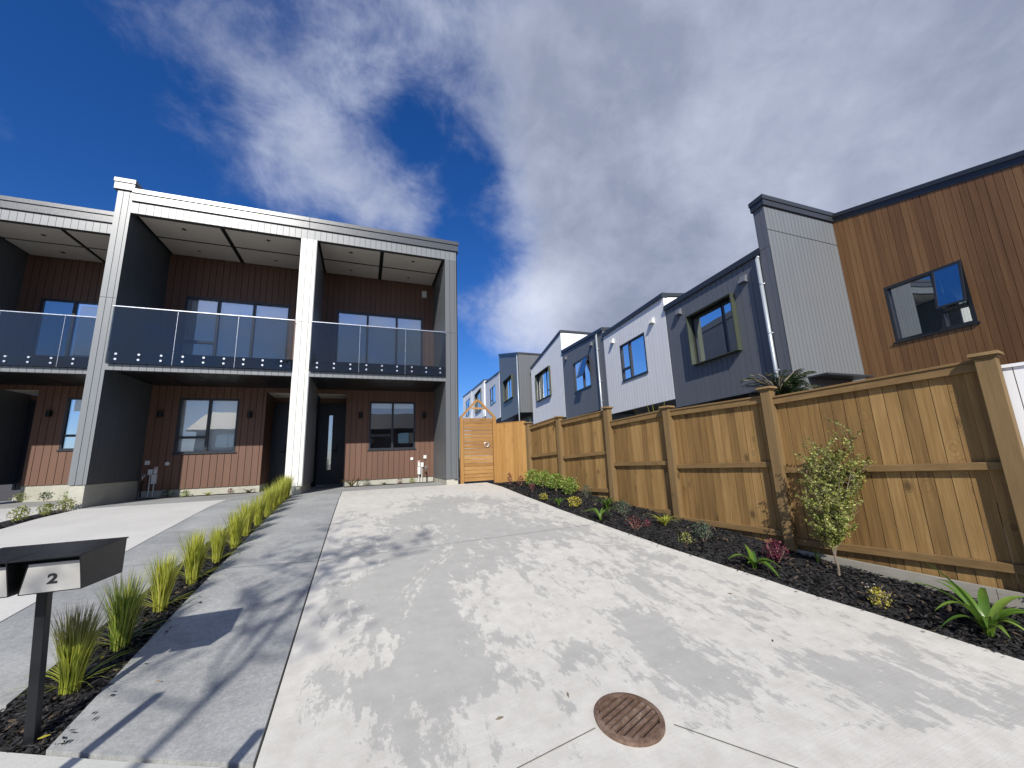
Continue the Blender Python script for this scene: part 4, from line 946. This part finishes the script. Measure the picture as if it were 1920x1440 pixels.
tl = [(-1.45, 3.07, 'p', 1.0, 'purple tipped grass tuft beside the letterbox post, nearest in the strip'), (-1.42, 3.46, 'g', .98, 'greenest grass tuft, second from the letterbox'), (-1.41, 3.95, 'a', .98, 'yellow green grass tuft, third from the letterbox'),
      (-1.38, 4.45, 'b', 1.0, 'yellow green grass tuft, fourth from the letterbox'), (-1.36, 4.97, 'a', .85, 'narrow grass tuft, fifth from the letterbox'), (-1.33, 5.42, 'b', 1.0, 'full grass tuft, sixth from the letterbox'), (-1.34, 5.9, 'a', .98, 'grass tuft in the thick middle of the row, seventh from the letterbox'),
      (-1.32, 6.4, 'b', .95, 'grass tuft, eighth from the letterbox'), (-1.32, 6.95, 'a', 1.0, 'grass tuft, fifth before the white pier'), (-1.33, 7.4, 'b', 1.0, 'grass tuft, fourth before the white pier'), (-1.33, 7.85, 'a', 1.0, 'grass tuft, third before the white pier'), (-1.35, 8.3, 'b', 1.05, 'grass tuft, second before the white pier'), (-1.36, 8.72, 'a', 1.05, 'last grass tuft, touching the foot of the white pier')]
for i, (x, y, k, s, l) in enumerate(tl):
    o = bpy.data.objects.new('grass_tuft', tm[k]); COL.objects.link(o); o.location = (x, y, gz(y)-.02); o.rotation_euler = (0, 0, i*1.7); o.scale = (s*1.05, s*1.05, s*random.uniform(.95, 1.03))
    tag(o, l, 'grass tuft', 'grass tufts along the path')
def leafy(name, loc, h, w, mat, label, cat='shrub', n=260, leaf=.022, group=None, shape='round', stems=5, flower=None):
    T = thing(name, loc, label, cat, group); mb = MB(); st = MB(); L0 = Vector(loc)
    tips = []
    for i in range(stems):
        d = rdir(); p0 = L0+d*w*.06; p1 = L0+d*w*random.uniform(.12, .38)+Vector((0, 0, h*random.uniform(.45, .85))); st.path([p0, (p0+p1)/2+rdir()*w*.04, p1], [.004*h/.3+.001, .003, .0015], 5); tips.append((p0, p1))
    part('stem', st, M['bark'], T)
    for i in range(n):
        p0, p1 = random.choice(tips); t = random.uniform(.15, 1.1)
        a = rdir(); rr = w*.5*(random.random()**.6); zz = random.random()
        if shape == 'round': prof = math.sqrt(max(.04, 1-(zz*2-.9)**2*.8))
        elif shape == 'tall': prof = .35+.9*math.sin(min(1, zz*1.05)*math.pi)**.8*.75
        else: prof = 1
        c = L0+a*rr*prof+Vector((0, 0, h*(.06+.92*zz)))
        c = c*.75+(p0+(p1-p0)*t)*.25
        leaf_at(mb, c, leaf*random.uniform(.6, 1.2))
    part('foliage', mb, M[mat], T)
    if flower:
        fb_ = MB()
        for i in range(max(8, n//10)):
            a = rdir(); c = L0+a*w*.45*math.sqrt(random.random())+Vector((0, 0, h*random.uniform(.6, 1.02))); leaf_at(fb_, c, leaf*.7)
        part('flowers', fb_, M[flower], T)
    return T
def leaf_at(mb, c, l, asp=.42, upb=.3):
    d = Vector((random.gauss(0, 1), random.gauss(0, 1), random.gauss(0, .7)+upb)).normalized(); s = d.orthogonal().normalized(); s = (s*math.cos(1)+d.cross(s)*random.uniform(-1.5, 1.5)).normalized()*l*asp
    nrm = d.cross(s).normalized()*l*.12
    mb.poly([c, c+d*l*.45+s+nrm, c+d*l, c+d*l*.45-s+nrm])
def strappy(name, loc, h, n, w, mat, label, bend=(.5, 1.2), fold=.5, seg=8, droop=(.35, .75), cat='plant', dirs=None, group=None):
    mb = MB(); L0 = Vector(loc)
    for i in range(n):
        d = rdir() if not dirs else Vector((math.cos(dirs[i % len(dirs)]), math.sin(dirs[i % len(dirs)]), 0)); b = L0+d*.012
        blade(mb, b, d, h*random.uniform(.75, 1.25), w*random.uniform(.8, 1.2), random.uniform(*bend), seg, random.uniform(*droop), fold)
    o = part(name, mb, M[mat], None, org=loc); tag(o, label, cat, group); return o
def at(x, y, dz=-.025): return (x, y, gz(y)+dz+bedup(x, y))
hg = 'low bright green bushes by the fence'
leafy('hedge_bush', at(3.40, 7.75), .38, .52, 'leaf_green', 'bright green bush nearest the gate', 'bush', 650, .034, hg)
leafy('hedge_bush', at(3.50, 7.35), .38, .52, 'leaf_green', 'bright green bush second from the gate', 'bush', 650, .034, hg)
leafy('hedge_bush', at(3.58, 6.95), .38, .5, 'leaf_green', 'bright green bush third from the gate', 'bush', 650, .034, hg)
leafy('hedge_bush', at(3.60, 6.5), .36, .46, 'leaf_green', 'bright green bush at the near end of the low hedge', 'bush', 650, .034, hg)
leafy('shrub', at(3.12, 8.35), .30, .16, 'leaf_red', 'small upright dark red shrub by the orange side panel', 'shrub', 90, .03)
leafy('shrub', at(3.22, 7.95), .24, .18, 'leaf_red', 'small reddish shrub in front of the hedge, next to the gate end', 'shrub', 90, .03)
leafy('shrub', at(3.2, 7.3), .17, .18, 'leaf_red', 'low red shrub with pale pink flowers', 'shrub', 80, .026, flower='flower')
leafy('shrub', at(3.06, 6.45), .13, .24, 'leaf_yellow', 'small yellow shrub at the slab edge near the hedge', 'shrub', 130, .024)
leafy('shrub', at(3.24, 5.7), .20, .32, 'leaf_yellow', 'bright yellow feathery shrub between two strappy plants', 'shrub', 240, .028)
strappy('strappy_plant', at(3.08, 5.95), .20, 12, .010, 'strap', 'small dark green strappy plant beside the yellow shrub', (.6, 1.2))
strappy('strappy_plant', at(3.20, 4.92), .27, 15, .014, 'strap', 'light green arching lily with wide leaves in the middle of the bed', (.6, 1.2), group=None)
strappy('strappy_plant', at(3.62, 5.35), .26, 60, .005, 'strap', 'fine leaved grassy clump by the fence behind the arching lily', (.3, 1.1))
leafy('shrub', at(3.72, 6.1), .26, .26, 'leaf_grey', 'grey green round shrub at the end of the hedge', 'shrub', 260, .02)
leafy('shrub', at(3.60, 4.92), .26, .30, 'leaf_grey', 'dusky grey green shrub behind the arching lily', 'shrub', 340, .02)
leafy('shrub', at(3.34, 4.35), .20, .32, 'leaf_red', 'sprawling dark red shrub with bare twigs', 'shrub', 150, .02, stems=9)
leafy('shrub', at(3.56, 4.36), .11, .14, 'leaf_magenta', 'tiny magenta shrub beside the grass tuft', 'shrub', 70, .022)
strappy('grass_clump', at(3.78, 4.28), .20, 90, .0035, 'tuft', 'small yellow green grass clump at the fence foot', (.3, 1.3))
leafy('shrub', at(3.52, 3.68), .15, .22, 'leaf_mid', 'small shrub covered with yellow flowers', 'shrub', 150, .018, flower='leaf_yellow')
leafy('shrub', at(3.52, 3.68), .16, .22, 'leaf_yellow', 'yellow flower heads over the small shrub', 'flowers', 160, .014) if False else None
leafy('shrub', at(3.78, 3.66), .25, .29, 'leaf_grey', 'grey green lavender like shrub beside the yellow flowers', 'shrub', 420, .018)
mb = MB(); L0 = Vector(at(3.62, 2.92))
for az, h, w, bd, dr in ((2.9, .24, .030, .95, .62), (3.5, .14, .018, 1.0, .5), (1.8, .22, .030, .25, .15), (-.9, .20, .034, 1.0, .95), (-1.4, .19, .036, 1.05, 1.25), (4.2, .10, .014, .8, .3), (.6, .18, .02, .5, .3)):
    blade(mb, L0, Vector((math.cos(az), math.sin(az), 0)), h*1.2, w*1.2, bd, 10, dr, .35)
tag(part('broad_leaf_plant', mb, M['strap'], None, True, org=L0), 'broad leafed green plant with a few folded drooping leaves', 'plant')
leafy('shrub', at(3.93, 2.92), .24, .30, 'leaf_magenta', 'magenta red leafy shrub at the foot of the fence post', 'shrub', 380, .022)
strappy('sprout', at(4.25, 2.72), .13, 9, .006, 'leaf_green', 'small bright green sprout between the magenta shrub and the leafy shrub', (.1, .4), droop=(0, .2))
leafy('shrub', at(3.82, 2.03), .16, .20, 'leaf_yellow', 'sprawling golden shrub with tiny flowers, left of the large lily', 'shrub', 200, .018, flower='flower', stems=8)
strappy('sprout', at(4.42, 1.80, 0), .06, 12, .010, 'leaf_green', 'tiny clover like seedling under the bottom rail', (.5, 1.0))
mb = MB(); L0 = Vector(at(3.97, 1.52))
for az, h, w, bd, dr in ((3.0, .34, .021, .95, .55), (2.5, .40, .019, .5, .12), (3.5, .25, .02, .9, .6), (3.9, .17, .018, .9, .7), (2.0, .34, .018, .8, .4), (.9, .34, .021, .9, .5), (.3, .32, .021, 1.0, .55), (-.3, .33, .021, 1.0, .6), (-.9, .30, .02, 1.0, .85), (-1.6, .22, .018, .7, .9), (4.5, .20, .018, .6, .5), (5.6, .26, .018, .8, .6), (2.8, .22, .016, 1.1, .8), (1.4, .3, .018, .6, .3)):
    blade(mb, L0+Vector((math.cos(az), math.sin(az), 0))*.015, Vector((math.cos(az), math.sin(az), 0)), h*1.35, w*1.25, bd, 12, dr, .45)
tag(part('lily', mb, M['strap'], None, True, org=L0), 'large strappy lily with long arching green leaves at the right', 'plant')
leafy('shrub', at(4.45, 1.25), .36, .26, 'leaf_dark', 'dark green shrub cut off by the right edge', 'shrub', 260, .03)

# tall leafy shrub: stems, side twigs and small leaves
def tall_shrub():
    L0 = Vector(at(4.15, 2.49)); T = thing('tall_shrub', L0, 'tall slender leafy shrub standing in front of the largest fence panel', 'shrub'); st = MB(); lf = MB()
    H_ = 1.22; rnd = random.Random(5)
    def twig(p, d, l, r, lev):
        n = 4; pts = [p]; 
        for k in range(n): d = (d+Vector((rnd.gauss(0, .10), rnd.gauss(0, .10), .06))).normalized(); pts.append(pts[-1]+d*l/n)
        st.path(pts, [r*(1-k/n*.6) for k in range(n+1)], 5 if lev < 2 else 3)
        if lev < 2:
            m_ = 11 if lev == 0 else 5
            for k in range(m_):
                t = rnd.uniform(.06 if lev == 0 else .2, 1)*n; i = min(int(t), n-1); q = pts[i].lerp(pts[i+1], t-i); a = rnd.uniform(0, 6.28)
                dd = (Vector((math.cos(a), math.sin(a), rnd.uniform(.5, 1.3)))).normalized(); twig(q, dd, l*rnd.uniform(.20, .36) if lev == 0 else l*rnd.uniform(.45, .8), r*.5, lev+1)
        if lev >= 1:
            for k in range(17):
                t = rnd.random()*n; i = min(int(t), n-1); q = pts[i].lerp(pts[i+1], t-i)
                leaf_at(lf, q, rnd.uniform(.016, .030), .36, .2)
    st.path([L0, L0+Vector((.01, 0, .08)), L0+Vector((.0, .01, .15))], [.011, .010, .009], 7)
    b = L0+Vector((.0, .01, .13))
    for a, tl_, l in ((0, 0, 1.0), (2.9, .24, .80), (.4, .26, .72), (1.9, .14, .82), (3.6, .17, .90), (5.0, .2, .62), (4.2, .1, .85), (5.9, .33, .6)):
        twig(b+Vector((0, 0, rnd.uniform(-.02, .08))), Vector((math.cos(a)*tl_+.12, math.sin(a)*tl_-.05, 1)).normalized(), l*H_*.86, .0055, 0)
    part('trunk', st, M['bark'], T); part('foliage', lf, M['leaf_mid'], T)
tall_shrub()

# left side bushes and the small plants at the house fronts
lg = 'bushes in the strip between the two left drives'
for x, y, s, l in ((-4.60, 7.35, 1.0, 'bush at the left edge beside the pale drive'), (-4.60, 7.95, .92, 'round bush second from the concrete footing'), (-4.60, 8.45, .8, 'darker bush, middle of the three near the footing'), (-4.60, 8.86, .95, 'bush touching the concrete footing of the tall grey pier')):
    leafy('bush', at(x, y), .27*s, .34*s, 'leaf_mid', l, 'bush', 320, .026, lg)
strappy('flax', at(-.25, 10.55), .32, 26, .008, 'flax', 'bronze arching flax beside the dark doorway', (.7, 1.4), seg=8, droop=(.3, .7))
leafy('shrub', at(.10, 10.6), .24, .32, 'leaf_grey', 'round grey green shrub next to the bronze flax', 'shrub', 300, .018)
strappy('grass_clump', at(.52, 10.6), .13, 60, .003, 'flax', 'pale tuft under the dark ground floor window', (.3, 1))
leafy('shrub', at(.90, 10.6), .19, .22, 'leaf_red', 'dark red shrub under the dark ground floor window', 'shrub', 130, .022)
leafy('shrub', at(1.22, 10.6), .18, .24, 'leaf_mid', 'green bush beside the meter boxes of the end unit', 'shrub', 240, .02)
leafy('shrub', at(-3.92, 10.6), .22, .34, 'leaf_dark', 'dark green bush beside the meters of the unit with white blinds', 'shrub', 260, .022)
leafy('shrub', at(-3.60, 10.6), .18, .28, 'leaf_green', 'green bush at the left end of the sunlit brown wall', 'shrub', 240, .022)
strappy('grass_clump', at(-3.18, 10.6), .14, 60, .003, 'tuft', 'small pale grass clump under the window with white blinds', (.3, 1))
leafy('shrub', at(-2.76, 10.6), .16, .20, 'leaf_red', 'dark red shrub right of the window with white blinds', 'shrub', 120, .022)
strappy('strappy_plant', at(-2.42, 10.6), .18, 26, .006, 'flax', 'bronze arching plant by the shaded entry corner', (.6, 1.2))
for x, m_, l in ((-6.85, 'leaf_mid', 'low green plant beside the dark door of the left unit'), (-6.45, 'leaf_dark', 'dark low plant in front of the left unit wall'), (-6.05, 'leaf_green', 'leafy plant under the window of the left unit'), (-5.6, 'leaf_grey', 'pale plant beside the tall grey pier of the left unit')):
    leafy('shrub', at(x, 11.75, .02), .22, .34, m_, l, 'shrub', 200, .028)
# plants beyond the fence
def feather_tree(loc, h, w, n, label):
    T = thing('tree', loc, label, 'tree'); st = MB(); lf = MB(); L0 = Vector(loc); st.tube(L0, L0+Vector((0, 0, h*.72)), .03, .018)
    for i in range(n):
        d = rdir(); p = L0+Vector((0, 0, h*random.uniform(.70, .86))); q0 = p; pts = [p]; l = w*random.uniform(.5, 1)
        for k in range(6):
            t = (k+1)/6; q = p+d*l*t+Vector((0, 0, h*.13*math.sin(t*1.9)*random.uniform(.8, 1.1))); pts.append(q)
            for s_ in (-1, 1):
                sd = Vector((-d.y, d.x, -.25))*s_
                for c in range(3):
                    b = pts[-2].lerp(q, c/3); e = b+(sd+d*.5).normalized()*.10*(1.1-t*.6); e2 = e+d*.02
                    lf.poly([b, e, e2, b+d*.018])
        st.path(pts, [.006]*7, 3)
    part('trunk', st, M['bark'], T); part('crown', lf, M['leaf_dark'], T)
feather_tree((5.83, 3.86, -.95), 2.08, .52, 80, 'dark feathery young tree rising over the fence by the blue grey house')
for x, y, h, l in ((4.75, 10.6, 1.72, 'spiky plant behind the last fence post'), (5.25, 9.9, 1.68, 'spiky plant behind the smallest fence panel'), (6.2, 6.9, 1.85, 'spiky plant behind the fence below the white row house')):
    strappy('spiky_plant', (x, y, -.75), h, 16, .014, 'leaf_mid', l, (.05, .35), droop=(0, .15))

# houses across the road, behind the camera: the ground floor windows mirror their roofs
def far_house(x, w, d, y, wall, label):
    T = thing('house', (x, y, -1.62), label, 'house', 'gabled houses across the road'); fr = XF(y); fr.n = Vector((0, 1, 0)); z0, z1 = -1.62, 3.2
    wn = [(x-w*.36, x-w*.18, -.7, .5), (x+w*.1, x+w*.34, -.7, .5), (x-w*.34, x-w*.14, 1.7, 2.8), (x+w*.08, x+w*.30, 1.7, 2.8), (x-w*.08, x+w*.02, -1.6, .45)]
    m = MB(); boards(m, fr, x-w/2, x+w/2, z0, z1, .18, .01, wn, 0, .02, 1); m.k = 1; m.box(WORLD, x-w/2, x-w/2+.1, y-d, y-.09, z0, z1); m.box(WORLD, x+w/2-.1, x+w/2, y-d, y-.09, z0, z1); m.box(WORLD, x-w/2, x+w/2, y-d-.1, y-d, z0, z1)
    part('wall', m, [M[wall], M[wall]], T)
    for q in wn[:4]: window(fr, T, *q, mull=[(q[0]+q[1])/2], glass='glass_blue', blind=[(q[0]+.1, q[1]-.1, q[2]+.4, q[3]-.05)])
    part('door', MB().box(fr, wn[4][0], wn[4][1], -.05, 0, z0, .45), M['door'], T)
    m = MB(); e = .5; yr = y-d/2; zr = z1+1.9
    for a, b in ((y+e, yr), (y-d-e, yr)):
        m.hexa([Vector((x-w/2-e, a, z1-.1)), Vector((x+w/2+e, a, z1-.1)), Vector((x+w/2+e, b, zr)), Vector((x-w/2-e, b, zr))], [Vector((x-w/2-e, a, z1+.05)), Vector((x+w/2+e, a, z1+.05)), Vector((x+w/2+e, b, zr+.15)), Vector((x-w/2-e, b, zr+.15))])
    for s_ in (-1, 1):
        m.hexa([Vector((x+s_*(w/2-.1), y, z1-.01)), Vector((x+s_*(w/2-.1), y-d, z1-.01)), Vector((x+s_*(w/2-.1), yr, zr))], [Vector((x+s_*w/2, y, z1-.01)), Vector((x+s_*w/2, y-d, z1-.01)), Vector((x+s_*w/2, yr, zr))])
    part('roof', m, M['roof'], T)
far_house(-9, 9, 8, -19, 'row_grey', 'grey boarded gabled house across the road, left of the other two')
far_house(2.5, 10, 8, -20, 'brown', 'brown boarded gabled house directly across the road')
far_house(14.5, 9.5, 8, -19.5, 'siding_light', 'pale grey gabled house across the road, right of the brown one')

# street tree and its stakes, just outside the frame behind the camera: they cast the branch shadows on the path
def street_tree():
    L0 = Vector((-2.89, -2.86, gz(-2.5))); T = thing('street_tree', L0, 'young street tree with thin bare branches and sparse leaves', 'tree'); st = MB(); lf = MB(); rnd = random.Random(11)
    def br(p, d, l, r, lev):
        n = 5; pts = [p]
        for k in range(n): d = (d+Vector((rnd.gauss(0, .13), rnd.gauss(0, .13), .03))).normalized(); pts.append(pts[-1]+d*l/n)
        st.path(pts, [max(.002, r*(1-k/n*.65)) for k in range(n+1)], 6 if lev < 2 else 4)
        if lev < 3:
            for k in range(5 if lev else 9):
                t = rnd.uniform(.25, 1)*n; i = min(int(t), n-1); q = pts[i].lerp(pts[i+1], t-i); a = rnd.uniform(0, 6.28)
                br(q, (Vector((math.cos(a), math.sin(a), rnd.uniform(.3, .9)))).normalized(), l*rnd.uniform(.35, .6), r*.45, lev+1)
        if lev == 3:
            for k in range(4):
                t = rnd.random()*n; i = min(int(t), n-1); leaf_at(lf, pts[i].lerp(pts[i+1], t-i), rnd.uniform(.04, .07), .4, 0)
    st.path([L0, L0+Vector((.02, 0, 2.2)), L0+Vector((0, .02, 3.9))], [.045, .038, .030], 8)
    br(L0+Vector((0, .02, 3.85)), Vector((0, .05, 1)), 2.6, .028, 0)
    part('trunk', st, M['bark'], T); part('crown', lf, M['leaf_mid'], T)
street_tree()
for (x, y, l) in ((-1.70, 1.07, 'square timber tree stake left of the street tree'), (-1.02, .90, 'square timber tree stake right of the street tree')):
    tag(part('tree_stake', MB().box(WORLD, x-.02, x+.02, y-.02, y+.02, gz(y)-.1, gz(y)+(1.55 if x < -1.5 else 1.28)), M['grey_timber'], None, org=(x, y, gz(y))), l, 'stake', 'tree stakes')

# fallen leaves and twigs on the slabs
for i, (x, y, l) in enumerate([(.66, 2.03, 'brown fallen leaf left of the drain grate'), (1.05, 2.05, 'small fallen leaf just above the drain grate'), (-1.02, 2.95, 'dark stone on the path near the letterbox shadow'), (2.55, 2.0, 'dark twig on the right half of the driveway'), (2.9, 2.6, 'short dark twig near the bed edge'), (-1.33, 2.68, 'yellow fallen leaf in the bark near the letterbox post'), (-1.44, 3.32, 'yellow fallen leaf between the first two grass tufts')]):
    mb = MB(); c = Vector((x, y, gz(y)+.006)); a = i*1.3; d = Vector((math.cos(a), math.sin(a), .05)); s_ = Vector((-d.y, d.x, 0)); w = .006 if 'leaf' in l else .003; ln = .02
    mb.hexa([c-d*ln, c-s_*w, c+d*ln, c+s_*w], [c-d*ln+Vector((0, 0, .003)), c-s_*w+Vector((0, 0, .006)), c+d*ln+Vector((0, 0, .004)), c+s_*w+Vector((0, 0, .006))])
    mat = M['leaf_yellow'] if 'yellow' in l else M['bark']
    tag(part('fallen_leaf' if 'leaf' in l else ('stone' if 'stone' in l else 'twig'), mb, mat, None, org=c), l, 'fallen leaf' if 'leaf' in l else ('stone' if 'stone' in l else 'twig'))
